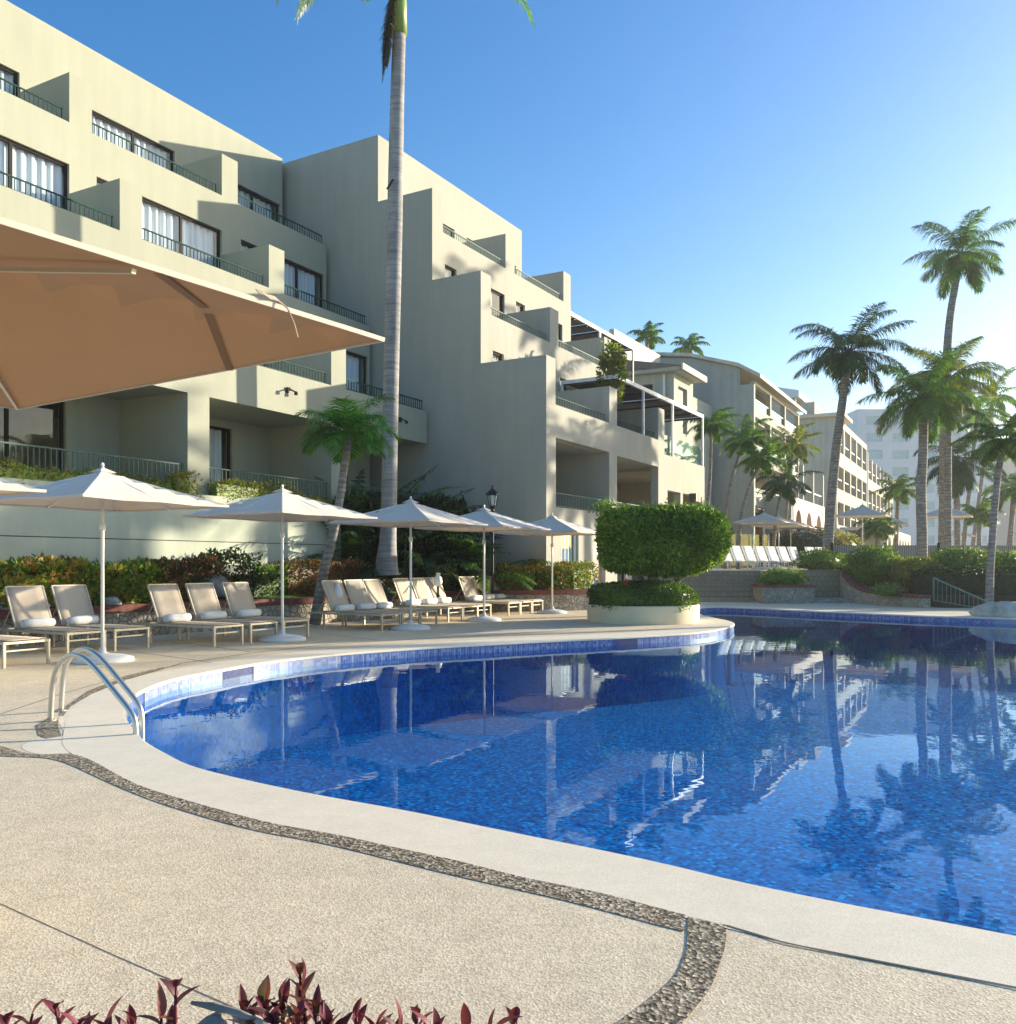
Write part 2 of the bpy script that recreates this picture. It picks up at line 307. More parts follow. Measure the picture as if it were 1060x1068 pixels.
# ------------------------------------------------------------------ foliage helpers
def leaf(mb,p,d,nrm,L,w,fold=.0):
    # diamond leaf from p along d, width w, surface normal about nrm
    side=d.cross(nrm)
    if side.length<1e-4: side=Vector((1,0,0))
    side.normalize(); mid=p+d*(L*.5)+nrm*fold*L
    o=len(mb.v); mb.v+= [tuple(p),tuple(mid+side*w/2),tuple(p+d*L),tuple(mid-side*w/2)]; mb.f.append((o,o+1,o+2,o+3))
def rdir(rnd):
    while 1:
        v=Vector((rnd.uniform(-1,1),rnd.uniform(-1,1),rnd.uniform(-1,1)))
        if .05<v.length<1: return v.normalized()
def hedge_box(mb,path,w,z0,z1,L,dens,rnd,top_noise=.12,core=True):
    # leafy hedge swept along a path of (x,y) points; leaves sit in the outer shell, bulging unevenly
    for (a,b) in zip(path[:-1],path[1:]):
        A=Vector((a[0],a[1],0));B=Vector((b[0],b[1],0)); ln=(B-A).length; d=(B-A)/ln; n=Vector((-d.y,d.x,0))
        if core:
            k=.6; mb.add([tuple(A+n*w/2*k+Vector((0,0,z0))),tuple(B+n*w/2*k+Vector((0,0,z0))),tuple(B-n*w/2*k+Vector((0,0,z0))),tuple(A-n*w/2*k+Vector((0,0,z0))),
              tuple(A+n*w/2*k*.8+Vector((0,0,z0+(z1-z0)*.82))),tuple(B+n*w/2*k*.8+Vector((0,0,z0+(z1-z0)*.82))),tuple(B-n*w/2*k*.8+Vector((0,0,z0+(z1-z0)*.82))),tuple(A-n*w/2*k*.8+Vector((0,0,z0+(z1-z0)*.82)))],
              [(4,5,6,7),(0,1,5,4),(1,2,6,5),(2,3,7,6),(3,0,4,7)])
        h=z1-z0; cnt=int(dens*ln*(2*h+w))
        for _ in range(cnt):
            u=rnd.uniform(-.05,ln+.05); q=rnd.random()*(2*h+w)
            if q<h: side=1; zz=z0+q; off=w/2; out=n
            elif q<2*h: side=-1; zz=z0+q-h; off=-w/2; out=-n
            else: off=rnd.uniform(-w/2,w/2); zz=z1; out=Vector((0,0,1))
            P=A+d*u+n*off
            bul=noise.noise(Vector((P.x*1.3,P.y*1.3,zz*1.1)))*.6+noise.noise(Vector((P.x*3.1,P.y*3.1,zz*3)))*.4
            P=Vector((P.x,P.y,zz))+out*(bul*top_noise*2-rnd.random()**2*.14)
            dd=(out*.6+rdir(rnd)*.9+Vector((0,0,.25))).normalized(); leaf(mb,P,dd,rdir(rnd),L*rnd.uniform(.6,1.25),L*.5*rnd.uniform(.7,1.2),.1)
def bush(mb,c,rx,ry,rz,L,n,rnd,lump=.22,flat=0,core=.8,pw=2.0):
    # uneven (super)ellipsoid shell of leaves with a dark inner hull
    c=Vector(c)
    def rad(u):
        s=(abs(u.x)**pw+abs(u.y)**pw+abs(u.z)**pw)**(-1/pw)
        return s
    nn,mm=14,10; vs=[];fs=[]
    for j in range(mm+1):
        for i in range(nn):
            th=math.pi*j/mm; ph=2*math.pi*i/nn; u=Vector((math.sin(th)*math.cos(ph),math.sin(th)*math.sin(ph),math.cos(th)))
            k=rad(u)*core*(1+lump*noise.noise(u*1.7+c))
            vs.append((c.x+u.x*rx*k,c.y+u.y*ry*k,c.z+u.z*rz*k))
    for j in range(mm):
        for i in range(nn): fs.append((j*nn+i,j*nn+(i+1)%nn,(j+1)*nn+(i+1)%nn,(j+1)*nn+i))
    if core>0: mb.add(vs,fs)
    for _ in range(n):
        u=rdir(rnd)
        k=rad(u)*(1+lump*noise.noise(u*1.7+c)+.5*lump*noise.noise(u*5+c))*(1-rnd.random()**2*.2)
        P=Vector((c.x+u.x*rx*k,c.y+u.y*ry*k,c.z+u.z*rz*k)); out=Vector((u.x/rx,u.y/ry,u.z/rz)).normalized()
        dd=(out*.6+rdir(rnd)*.8+Vector((0,0,.2))).normalized(); leaf(mb,P,dd,rdir(rnd),L*rnd.uniform(.6,1.3),L*.5*rnd.uniform(.7,1.2),.1)
def frond(mb,base,az,el,length,bend,leafL,rnd,npts=14,per=4,droop=.5,w=.03,gap=.12,twist=0):
    p=Vector(base); seg=length/npts; e=el; h=Vector((math.cos(az),math.sin(az),0)); pts=[p.copy()]
    for i in range(npts):
        u=i/npts; e=el-bend*(u**1.35); a=az+twist*u*u; h=Vector((math.cos(a),math.sin(a),0))
        p=p+(h*math.cos(e)+Vector((0,0,math.sin(e))))*seg; pts.append(p.copy())
    mb.tube(pts,[max(.006,.028*length/3*(1-i/(npts+1))) for i in range(npts+1)],4,False)
    side=Vector((-math.sin(az),math.cos(az),0))
    for i in range(npts):
        for q in range(per):
            u=(i+q/per)/npts
            if u<gap: continue
            P=pts[i].lerp(pts[i+1],q/per); d=(pts[i+1]-pts[i]).normalized()
            prof=math.sin(math.pi*min(1,(u-gap)/(1-gap)*.8+.2))**.6 if u<.98 else .35
            L=leafL*prof*rnd.uniform(.8,1.12)
            up=side.cross(d)*-1
            if up.z<0: up=-up
            for sg in (1,-1):
                dr=droop*rnd.uniform(.4,1.6)
                dd=(side*sg*(1-.3*u)+d*(.3+.5*u)+up*.2-Vector((0,0,dr))*.5+rdir(rnd)*.12).normalized()
                tip=(dd-Vector((0,0,dr*1.1))).normalized()
                sd=dd.cross(up)
                if sd.length<1e-3: continue
                sd.normalize(); o=len(mb.v); m_=P+dd*L*.5; t_=m_+tip*L*.5
                mb.v+=[tuple(P-sd*w*.3),tuple(P+sd*w*.3),tuple(m_+sd*w*.5),tuple(m_-sd*w*.5),tuple(t_)]
                mb.f+=[(o,o+1,o+2,o+3),(o+3,o+2,o+4)]
def crown(mb,c,n,length,leafL,seed,elmin=-.5,elmax=1.35,bend=(.9,1.7),droop=.6,per=4,npts=13,w=.035,az0=0,gap=.12):
    rnd=random.Random(seed)
    for i in range(n):
        f=i/(n-1); el=elmax+(elmin-elmax)*f**.8+rnd.uniform(-.1,.1); az=az0+i*2.39996+rnd.uniform(-.25,.25)
        L=length*(.72+.28*math.sin(math.pi*min(1,f+.25)))*rnd.uniform(.88,1.1)
        bd=bend[0]+(bend[1]-bend[0])*rnd.random()
        if el<0: bd*=.55
        frond(mb,(c[0]+.06*math.cos(az),c[1]+.06*math.sin(az),c[2]),az,el,L,bd,leafL,rnd,npts,per,droop,w,gap,rnd.uniform(-.4,.4))
# ================================================================== ground, deck, pool
edge_px=[(1060,976.8),(900.5,946.7),(780,922),(698.8,902.6),(630.6,887.8),(568.5,875.4),(500,861.5),(430,847),(348.8,832.5),(296.7,822.4),(240.6,810),(200,799),(176,788),(146,770),(131,752),(129.5,741),(134,731),(148,720),(180.4,708.2),(232.6,698),(280.7,690),(348.8,682.3),(415,677.2),(470,673.7),(530,670.4),(590.6,667.3),(642.7,664.9),(690,662.3),(724.7,659.8),(750,656.2),(764,652.3),(765,649.3),(757,646.7),(745,644.3)]
edge=[W(*p) for p in edge_px]
edge+= [(5.15,24.2),(5.5,26.3),(6.3,27.7),(7.4,27.2),(8.5,25.7),(9.7,24.35),(11.1,22.95),(12.6,21.85),(15.5,19.9),(18.5,17),(19.5,13),(17.5,8.5),(13,4),(8,1.2),(5,1.25)]
pool=cat_rom(edge,6)
def resample(P,step):
    L=[0]; k=len(P)
    for i in range(k): L.append(L[-1]+math.dist(P[i],P[(i+1)%k]))
    m=int(L[-1]/step); out=[]; j=0
    for q in range(m):
        d=L[-1]*q/m
        while L[j+1]<d: j+=1
        u=(d-L[j])/max(1e-9,L[j+1]-L[j]); a=P[j];b=P[(j+1)%k]; out.append((a[0]+(b[0]-a[0])*u,a[1]+(b[1]-a[1])*u))
    return out
pool=resample(pool,.11)
def offset(poly,d):
    n=len(poly); out=[]
    for i in range(n):
        a=Vector(poly[i-1]);b=Vector(poly[(i+1)%n]); t=(b-a).normalized(); out.append((poly[i][0]+t.y*d,poly[i][1]-t.x*d))
    return out
area=sum(pool[i][0]*pool[(i+1)%len(pool)][1]-pool[(i+1)%len(pool)][0]*pool[i][1] for i in range(len(pool)))
SG=1 if area>0 else -1      # offset(+SG*d) grows the outline
def sheet(name,outer,holes,z,m,kind='structure'):
    loops=[[Vector((p[0],p[1],0)) for p in outer]]+[[Vector((p[0],p[1],0)) for p in h] for h in holes]
    vs=[(v.x,v.y,z) for l in loops for v in l]; fs=geometry.tessellate_polygon(loops)
    mb=MB().add(vs,[tuple(f) for f in fs]); o=mb.build(name,m)
    # make normals point up
    me=o.data
    if me.polygons and sum(p.normal.z*p.area for p in me.polygons)<0: me.flip_normals()
    return tag(o,kind=kind)
sheet('ground',[(-900,-300),(900,-300),(1500,2500),(-1500,2500)],[offset(pool,SG*.35)],-.03,M['sand'])
sheet('pool_deck',[(-16,-6),(24,-6),(34,14),(36,40),(-5,40),(-12,24),(-16,10)],[offset(pool,SG*.2)],0,M['deck'])
# coping: near strip has a traced outer edge
cop_w=[]
for (x,y) in pool:
    k=.46 if y<9 else .46+.16*min(1,(y-9)/3)+.2*min(1,max(0,y-12)/6)
    cop_w.append(k)
n=len(pool); outer=[]
trace=[Vector(W(*p)) for p in [(30,779),(76,785.5),(100,795.5),(140,818.5),(200,837),(280.7,859),(348.8,871),(410,884.5),(470,897.1),(550.5,917.2),(630.7,933.2),(698.8,951.3),(758,966.1),(820.3,984.8),(930,1006),(1060,1031),(1200,1060)]]
def hit(p,d):
    best=None
    for a,b in zip(trace[:-1],trace[1:]):
        e=b-a; den=d.x*e.y-d.y*e.x
        if abs(den)<1e-9: continue
        u=((a.x-p.x)*e.y-(a.y-p.y)*e.x)/den; v=((a.x-p.x)*d.y-(a.y-p.y)*d.x)/den
        if 0<=v<=1 and .1<u<1.1 and (best is None or u<best): best=u
    return best
for i in range(n):
    if pool[i][1]<7.6 and pool[i][0]<2.2:
        a=Vector(pool[i-1]);b=Vector(pool[(i+1)%n]); t=(b-a).normalized(); q=hit(Vector(pool[i]),Vector((t.y*SG,-t.x*SG)))
        if q: cop_w[i]=q+.01
for _ in range(30): cop_w=[(cop_w[i-1]+cop_w[i]*2+cop_w[(i+1)%n])/4 for i in range(n)]
for i in range(n):
    a=Vector(pool[i-5]);b=Vector(pool[(i+5)%n]); t=(b-a).normalized(); outer.append((pool[i][0]+t.y*cop_w[i]*SG,pool[i][1]-t.x*cop_w[i]*SG))
mb=MB()
inn=offset(pool,-SG*.012)
for ring,zz in ((outer,.002),(pool,.002),(inn,-.006),(inn,-.03),(pool,-.034)): mb.v+=[(p[0],p[1],zz) for p in ring]
for r in range(4):
    for i in range(n): mb.f.append((r*n+i,r*n+(i+1)%n,(r+1)*n+(i+1)%n,(r+1)*n+i))
tag(mb.build('pool_coping',M['coping']),kind='structure')
# lobe under the ladder and pebble bands
lobe=[W(*p) for p in [(22,779),(34,773),(52,769),(64,768.5),(66,762),(61,754),(63,746),(74,735),(92,724),(128,708.5),(150,712),(135,735),(133,752),(150,775),(130,800),(96,790),(78,784.5),(60,787.5),(34,785.5)]]
sheet('coping_lobe',cat_rom(lobe,3),[],.0012,M['coping'])
band_top=[(76,785),(100,795),(140,818),(200,836.5),(280.7,858.5),(348.8,870.5),(410,884),(470,896.6),(550.5,916.7),(630.7,932.7),(698.8,950.8),(758,965.6)]
band_bot=[(724,974),(698.8,968.8),(590.6,940),(470.3,912.7),(348.8,882.6),(256.6,864.5),(168,838.5),(112,816),(60,792)]
bt=[W(*p) for p in band_top]; bb=[W(*p) for p in band_bot]
tail_r=[W(*p) for p in [(757,985),(752,1003),(740,1033),(712,1068),(680,1100),(600,1150)]]
tail_l=[W(*p) for p in [(520,1150),(600,1090),(642.7,1068),(698.8,1025),(714,997),(716,980)]]
left=[W(*p) for p in [(0,777),(22,787),(44,788.5),(76,785)]]; left2=[W(*p) for p in [(60,792),(30,790.5),(0,789),(-60,786),(-60,770)]]
def lerp_line(L,x):
    for a,b in zip(L[:-1],L[1:]):
        if a[0]<=x<=b[0]: return a[1]+(b[1]-a[1])*(x-a[0])/(b[0]-a[0])
def ribbon(name,tops,bots,z,m):
    mb=MB()
    for p,q in zip(tops,bots): mb.v+=[(p[0],p[1],z),(q[0],q[1],z)]
    mb.f=[(2*i,2*i+1,2*i+3,2*i+2) for i in range(len(tops)-1)]
    o=mb.build(name,m)
    if sum(p.normal.z for p in o.data.polygons)<0: o.data.flip_normals()
    return tag(o,kind='structure')
TL=cat_rom([(-120,760),(-60,770),(0,777),(22,786.5),(44,788.2),(76,785)]+band_top[1:]+[(790,974)],6,False); BL=cat_rom([(-120,782),(-60,786),(0,789),(30,790.5)]+sorted(band_bot)+[(760,983)],6,False)
def smooth_(L):
    X=[-118+2.5*i for i in range(350)]; Yv=[lerp_line(L,x) for x in X]; ok=[(x,y) for x,y in zip(X,Yv) if y is not None]
    y=[p[1] for p in ok]
    for _ in range(60): y=[y[0]]+[(y[i-1]+y[i]*2+y[i+1])/4 for i in range(1,len(y)-1)]+[y[-1]]
    return [(p[0],v) for p,v in zip(ok,y)]
TL=smooth_(TL); BL=smooth_(BL)
xs=[-110+5*i for i in range(174)]; xs=[x for x in xs if x<=718]
ribbon('pebble_band',[W(x,lerp_line(TL,x)) for x in xs],[W(x,lerp_line(BL,x)) for x in xs],.0030,M['pebble'])
rr_=[(758,965.6),(757,985),(752,1003),(740,1033),(712,1068),(680,1100),(600,1150)]; ll_=[(717.5,957),(717,982),(714,998),(698.8,1025),(642.7,1068),(600,1090),(520,1150)]
ribbon('pebble_band',[W(*p) for p in cat_rom(rr_,5,False)],[W(*p) for p in cat_rom(ll_,5,False)],.0036,M['pebble'])
sheet('pebble_patch',[W(*p) for p in [(37,757),(40,767),(48,771),(64,768),(60,755),(61,751),(44,753)]],[],.0022,M['pebble'])
sheet('pebble_strip',[W(*p) for p in [(62,746),(66,739),(92,721),(130,706),(170,696),(172,697.5),(134,708.5),(96,724),(74,737),(66,747)]],[],.0030,M['pebble'])
def joint(name,pts,w,z=.0010):
    P=[W(*p) for p in pts]; mb=MB(); vs=[]
    for i,p in enumerate(P):
        a=Vector(P[max(0,i-1)]);b=Vector(P[min(len(P)-1,i+1)]);t=(b-a).normalized(); vs+=[(p[0]+t.y*w/2,p[1]-t.x*w/2,z),(p[0]-t.y*w/2,p[1]+t.x*w/2,z)]
    mb.add(vs,[(2*i,2*i+2,2*i+3,2*i+1) for i in range(len(P)-1)]); return tag(mb.build(name,M['joint']),kind='structure')
joint('deck_joint',[(-60,919),(0,942.7),(120,997),(248.6,1053),(300,1076)],.0045)
if 1: pass
joint('deck_joint',[(758,966),(820.3,984.8),(930,1006),(1060,1031),(1200,1060)],.012,.0035)
joint('deck_joint',[(134,708.5),(190,692),(260,681.5),(340,672.5),(419,667.5),(500,663),(612,656)],.025,.0035)
joint('deck_joint',[(0,745),(70,722),(150,700),(250,684)],.015)
joint('deck_joint',[(140,680),(200,688),(236,694)],.02); joint('deck_joint',[(196,671),(262,680)],.02); joint('deck_joint',[(330,660),(395,668)],.02)
# pool shell
ZW=-.135; ZF=-1.25
mb=MB(); 
mb.v+=[(p[0],p[1],-.032) for p in pool]+[(p[0],p[1],-.155) for p in pool]
for i in range(n): mb.f.append((i,(i+1)%n,n+(i+1)%n,n+i))
tag(mb.build('pool_wall_band',M['band']),kind='structure')
mb=MB(); mb.v+=[(p[0],p[1],-.155) for p in pool]+[(p[0],p[1],ZF) for p in pool]
for i in range(n): mb.f.append((i,(i+1)%n,n+(i+1)%n,n+i))
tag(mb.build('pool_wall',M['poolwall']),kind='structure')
sheet('pool_floor',pool,[],ZF,M['pool'])
sheet('pool_water',offset(pool,SG*.004),[],ZW,M['water'])
def bandpiece(name,pxs,m,label=None):
    P=[W(x,y) for x,y in pxs]; mb=MB(); k=len(P)
    Q=[]
    for i,p in enumerate(P):
        a=Vector(P[max(0,i-1)]);b=Vector(P[min(k-1,i+1)]);t=(b-a).normalized(); Q.append((p[0]-t.y*SG*.004*-1*0+0,p[1]))
    # push 4 mm into the pool
    cx,cy=4,13
    Q=[]
    for i,p in enumerate(P):
        a=Vector(P[max(0,i-1)]);b=Vector(P[min(k-1,i+1)]);t=(b-a).normalized(); nn=Vector((t.y,-t.x))
        if nn.dot(Vector((cx-p[0],cy-p[1])))<0: nn=-nn
        Q.append((p[0]+nn.x*.008,p[1]+nn.y*.008))
    mb.v+=[(q[0],q[1],-.0345) for q in Q]+[(q[0],q[1],-.2) for q in Q]
    for i in range(k-1): mb.f.append((i,i+1,k+i+1,k+i))
    return tag(mb.build(name,m),kind='structure')
def sub(px0,px1):   # smoothed edge points of the far lip between two picture columns
    out=[]
    for (x,y) in pool:
        px=530+x/y*FPX if y>0 else -1e9
        py=HZ+HC*FPX/y if y>0 else 0
        if px0<=px<=px1 and 655<py<735 and y>9.0: out.append((px,py))
    out.sort(); 
    def ip(px):
        for (a,b) in zip(out[:-1],out[1:]):
            if a[0]<=px<=b[0]: k=(px-a[0])/(b[0]-a[0]); return (px,a[1]+k*(b[1]-a[1]))
    return out,ip
o_,ip=sub(145,720)
bandpiece('dark_tile_panel',[ip(232),ip(240),ip(250),ip(263)],M['banddark'])
bandpiece('dark_tile_panel',[ip(642),ip(648),ip(655),ip(665)],M['banddark'])
bandpiece('pale_tile_band',[ip(x) for x in range(150,231,8)]+[ip(231.5)],M['bandpale'])
bandpiece('pale_tile_band',[ip(x) for x in range(264,360,8)],M['bandpale'])
bandpiece('dark_tile_panel',[W(743,633.6),W(770,634.4),W(820,636)],M['banddark'])

# ================================================================== hotel wings
TH_A,TH_B=R(28.4),R(29.9)
C0=(1.12,26.0)
def rz(th): return math.pi/2-th
def wpt(th,s,t,o=C0): return (o[0]+math.sin(th)*s-math.cos(th)*t, o[1]+math.cos(th)*s+math.sin(th)*t)
def railing(parent,s0,s1,t,z0,z1,m=None,name='balcony_railing',bal=.115,rt=.018):
    mb=MB(); mb.box(s0,s1,t-rt,t+rt,z1-.03,z1); mb.box(s0,s1,t-.01,t+.01,z0+.04,z0+.06)
    k=int((s1-s0)/bal)
    for i in range(k+1):
        x=s0+.02+i*(s1-s0-.04)/max(1,k); mb.box(x-.009,x+.009,t-.009,t+.009,z0,z1-.03)
    return mb.build(name,m or M['rail'],parent)
def window(parent,s0,s1,z0,z1,t,panes=2,fm=None,curt=(0,1),seed=0):
    fw=.06; mb=MB(); d0,d1=t+.08,t+.15
    mb.box(s0,s1,d0,d1,z1-fw,z1); mb.box(s0,s1,d0,d1,z0,z0+fw)
    for i in range(panes+1):
        x=s0+(s1-s0)*i/panes; a=max(s0,x-fw*.6 if 0<i<panes else x-fw*(i>0)); b_=min(s1,x+fw*.6 if 0<i<panes else x+fw*(i==0)); mb.box(a,b_,d0+.003,d1-.003,z0+fw,z1-fw)
    f=mb.build('window',fm or M['frame'],parent)
    g=MB(); g.add([(s0+.02,t+.11,z0+.02),(s1-.02,t+.11,z0+.02),(s1-.02,t+.11,z1-.02),(s0+.02,t+.11,z1-.02)],[(0,1,2,3)]); g.build('pane',M['glass'],f)
    if curt:
        c=MB(); rnd=random.Random(seed); a=s0+.05+(s1-s0-.1)*curt[0]; b_=s0+.05+(s1-s0-.1)*curt[1]; k=max(6,int((b_-a)/.05)); vs=[]
        for i in range(k+1):
            x=a+(b_-a)*i/k; y=t+.24+.045*math.sin(i*1.3+rnd.random()*.8); vs+=[(x,y,z0+.03),(x,y,z1-.05)]
        c.add(vs,[(2*i,2*i+2,2*i+3,2*i+1) for i in range(k)]); c.build('curtain',M['curtain'],f,True)
    return f
def divider(parent,s0,s1,t0,t1,zf,zs,zt,m,name='balcony_divider'):
    # stands on the parapet top in front (zs) and on the balcony floor behind it (zf)
    mb=MB(); mb.prism([(0,0),(1,0),(1,1),(0,1)],0,0) if False else None
    P=[(t0,zs),(t0+.3,zs),(t0+.3,zf),(t1,zf),(t1,zt),(t0,zt)]
    vs=[(s0,a,b) for a,b in P]+[(s1,a,b) for a,b in P]; k=6
    fs=[(0,1,7,6),(1,2,8,7),(2,3,9,8),(3,4,10,9),(4,5,11,10),(5,0,6,11),(0,5,4,1),(1,4,3,2),(6,7,10,11),(7,8,9,10)]
    mb.add(vs,fs); return mb.build(name,m,parent)
# ---- wing A (left)
A=empty('hotel_wing',(C0[0],C0[1],0),rz(TH_A))
tag(A,'cream green terraced hotel wing at the left with four rows of long balconies','hotel wing')
TA=[4.16,6.39,8.21,10.16]; ZA=[6.15,9.1,12.05,15.4]; SL=-19.2; SR=-.02
per=4.87; D0=[-4.65-per*i for i in range(3)]      # divider starts: -4.65,-9.52,-14.39
wA=M['wallA']
ops=[]
for d in D0+[D0[-1]-per]: ops.append((max(SL+.4,d+.62),min(d+per,SR-.0001) ,3.05,5.13))
ops=[(a,b if b<SR-.01 else SR+1,c,d) for a,b,c,d in ops]
MB().wall(SL,SR,0,ZA[0],TA[0],TA[0]+.3,ops).build('wall',wA,A)
def bays(): return D0+[D0[-1]-per]
for k in (1,2,3):
    zf=ZA[k-1]-.78; wt=ZA[k-1]+1.93 if k<3 else 13.76
    o=[]
    for d in bays():
        for a,b in ((d+.75,d+1.45),(d+2.05,d+per)):
            a=max(a,SL+.4)
            if b>SR: b=SR-.1
            if b-a>.3: o.append((a,b,zf+.02 if b-a>1 else zf+1.0,wt if b-a>1 else wt-.0))
    MB().wall(SL,SR,zf-.0,ZA[k],TA[k],TA[k]+.3,o).build('wall',wA,A)
    for i,(a,b,c,d) in enumerate(o): window(A,a,b,c,d,TA[k],2 if b-a>1 else 1,curt=[(0,.62),(0,1),(.2,1),(0,.5),(0,1)][i%5],seed=i+k*7) if 0 else window(A,a,b,c,d,TA[k],2 if b-a>1 else 1,curt=[(0,1),(.0,.96),(.04,1)][i%3],seed=i+k*7)
    # floor slab of the balcony and rooms
    MB().box(SL,SR,TA[k-1]+.3,TA[k],zf-.22,zf).build('balcony_floor',wA,A)
    for d in D0: divider(A,d,d+.62,TA[k-1],TA[k],zf,ZA[k-1],ZA[k-1]+1.22,wA)
    if k==1: pass
    e=[SL]+sorted(D0)+[SR]
    for i in range(len(e)-1):
        a=e[i]+(.62 if i else .3); b=e[i+1]
        railing(A,a+.02,b-.1,TA[k-1]+.12,ZA[k-1],ZA[k-1]+.33)
# ground loggias
MB().box(SL,SR,TA[0]+.3,9.0,2.8,3.04).build('loggia_floor',wA,A)
MB().box(SL,SR,TA[1]+.3,14,5.0,5.36).build('room_floor',M['room'],A)
o=[]
for d in bays(): o.append((max(SL+.3,d+.95),d+3.5,3.06,4.95))
MB().wall(SL,SR,3.04,5.15,TA[1],TA[1]+.25,o).build('loggia_back_wall',M['wallA'],A)
for i,(a,b,c,d) in enumerate(o): window(A,a,b,c,d,TA[1],2,fm=M['frame'] if i%2 else M['frame'],curt=[(.72,1),(.55,.95),None,(0,.3)][i%4],seed=i)
for d in D0: MB().box(d,d+.62,TA[0]+.3,TA[1],3.04,5.15).build('loggia_side_wall',wA,A)
e=[SL]+sorted(D0)+[SR]
for i in range(len(e)-1): railing(A,e[i]+(.64 if i else .4),e[i+1]-.03,TA[0]+.12,3.05,3.56,M['railpale'])
# shell of the rooms, roof, rear
MB().box(SL,SR+.3,TA[3]+.3,14,15.1,15.38).build('roof',wA,A)
MB().box(SL,SR+.3,14,14.2,0,15.36).build('rear_wall',M['room'],A)
for zf in (8.1,11.05): MB().box(SL,SR,TA[1]+.3 if zf<9 else TA[2]+.3,14,zf,zf+.2).build('room_floor',M['room'],A)
for zf,t in ((5.36,TA[1]),(8.3,TA[2]),(11.25,TA[3])):
    MB().box(SL,SR,t+3.2,t+3.3,zf,zf+2.7).build('room_wall',M['room'],A)
MB().box(SL,SR,9.0,9.1,3.04,5.0).build('room_wall',M['room'],A)
P=[(4.16,0),(14,0),(14,15.4),(10.16,15.4),(10.16,13.3),(8.21,13.3),(8.21,10.3),(6.39,10.3),(6.39,7.4),(4.16,7.4)]
def sprism(mb,P,s0,s1):
    k=len(P); vs=[(s0,a,b) for a,b in P]+[(s1,a,b) for a,b in P]
    fs=[(i,(i+1)%k,(i+1)%k+k,i+k) for i in range(k)]
    for a,b,c in geometry.tessellate_polygon([[Vector((p[0],p[1],0)) for p in P]]): fs+=[(a,b,c),(a+k,b+k,c+k)]
    return mb.add(vs,fs)
sprism(MB(),P,SL-.3,SL).build('end_wall',wA,A)
# lamp inside the first loggia room, table beside it and the fascia lights
lm=MB().lathe([(.001,.0),(.12,0),(.12,.02),(.02,.04),(.02,.55),(.001,.56)],16,(-12.6,7.6,3.7)).build('room_lamp_stand',M['frame'],A)
MB().lathe([(.17,0),(.19,.0),(.19,.3),(.17,.3),(.17,0)],20,(-12.6,7.6,4.2)).build('lamp_shade',M['white'],lm,True)
def wall_light(parent,s,t,z):
    l=MB(); l.box(s-.05,s+.05,t-.06,t,z-.04,z+.04); l.bar((s,t-.06,z),(s-.14,t-.14,z-.06),.03); l.bar((s,t-.06,z),(s+.14,t-.14,z-.06),.03)
    l.lathe([(.001,0),(.05,0),(.04,.08),(.001,.09)],10,(s-.16,t-.14,z-.13)); l.lathe([(.001,0),(.05,0),(.04,.08),(.001,.09)],10,(s+.16,t-.14,z-.13)); return l.build('floodlight',M['frame'],parent)
wall_light(A,-6.35,4.16,5.75); wall_light(A,-1.5,4.16,5.7)

# ---- wing B (centre)
B=empty('hotel_wing',(C0[0],C0[1],0),rz(TH_B))
tag(B,'stepped ivory hotel wing in the centre with a blank shaded end wall rising in steps','hotel wing')
wB=M['wallB']; TB=[0,2.25,4.05,6.2]; ZB=[6.1,9.1,12.0,15.4]; EB=10.0
P=[(0,0),(14,0),(14,15.4),(6.2,15.4),(6.2,13.21),(4.05,13.21),(4.05,10.3),(2.25,10.3),(2.25,7.47),(0,7.47)]
sprism(MB(),P,0,.6).build('end_wall',wB,B)
pb=4.62; DB=[4.62,9.32]
# ground floor + loggia front wall
g_ops=[(.62,DB[0],3.05,5.12),(DB[0]+.66,DB[1],3.05,5.07),(.95,2.2,.35,2.4),(3.35,4.3,0,2.15),(5.3,6.1,0,2.2),(6.6,8.6,.0,2.3)]
MB().wall(.6,EB,0,ZB[0],0,.3,g_ops).build('wall',wB,B)
window(B,.95,2.2,.35,2.4,0,1,fm=M['whiteframe'],curt=(0,1),seed=3)
MB().box(3.35,4.3,.16,.2,.01,2.14).build('poster_board',M['poster'],B)
window(B,5.3,6.1,.02,2.2,0,1,curt=None); window(B,6.6,8.6,.02,2.3,0,2,curt=None)
MB().box(.6,EB,.3,3.2,2.8,3.04).build('loggia_floor',wB,B); MB().box(.6,EB,.3,2.25,5.14,5.34).build('balcony_floor',wB,B)
MB().box(.6,EB,2.6,2.85,3.04,5.12).build('loggia_back_wall',M['wallB'],B)
MB().box(.6,EB,3.2,3.3,0,2.8).build('room_wall',M['room'],B)
for a,b in ((2.4,2.6),): pass
MB().box(DB[0],DB[0]+.66,.3,2.6,3.04,5.12).build('loggia_side_wall',wB,B)
for a,b in ((.62,DB[0]),(DB[0]+.68,DB[1])): railing(B,a+.02,b-.05,.12,3.05,3.5,M['railpale'])
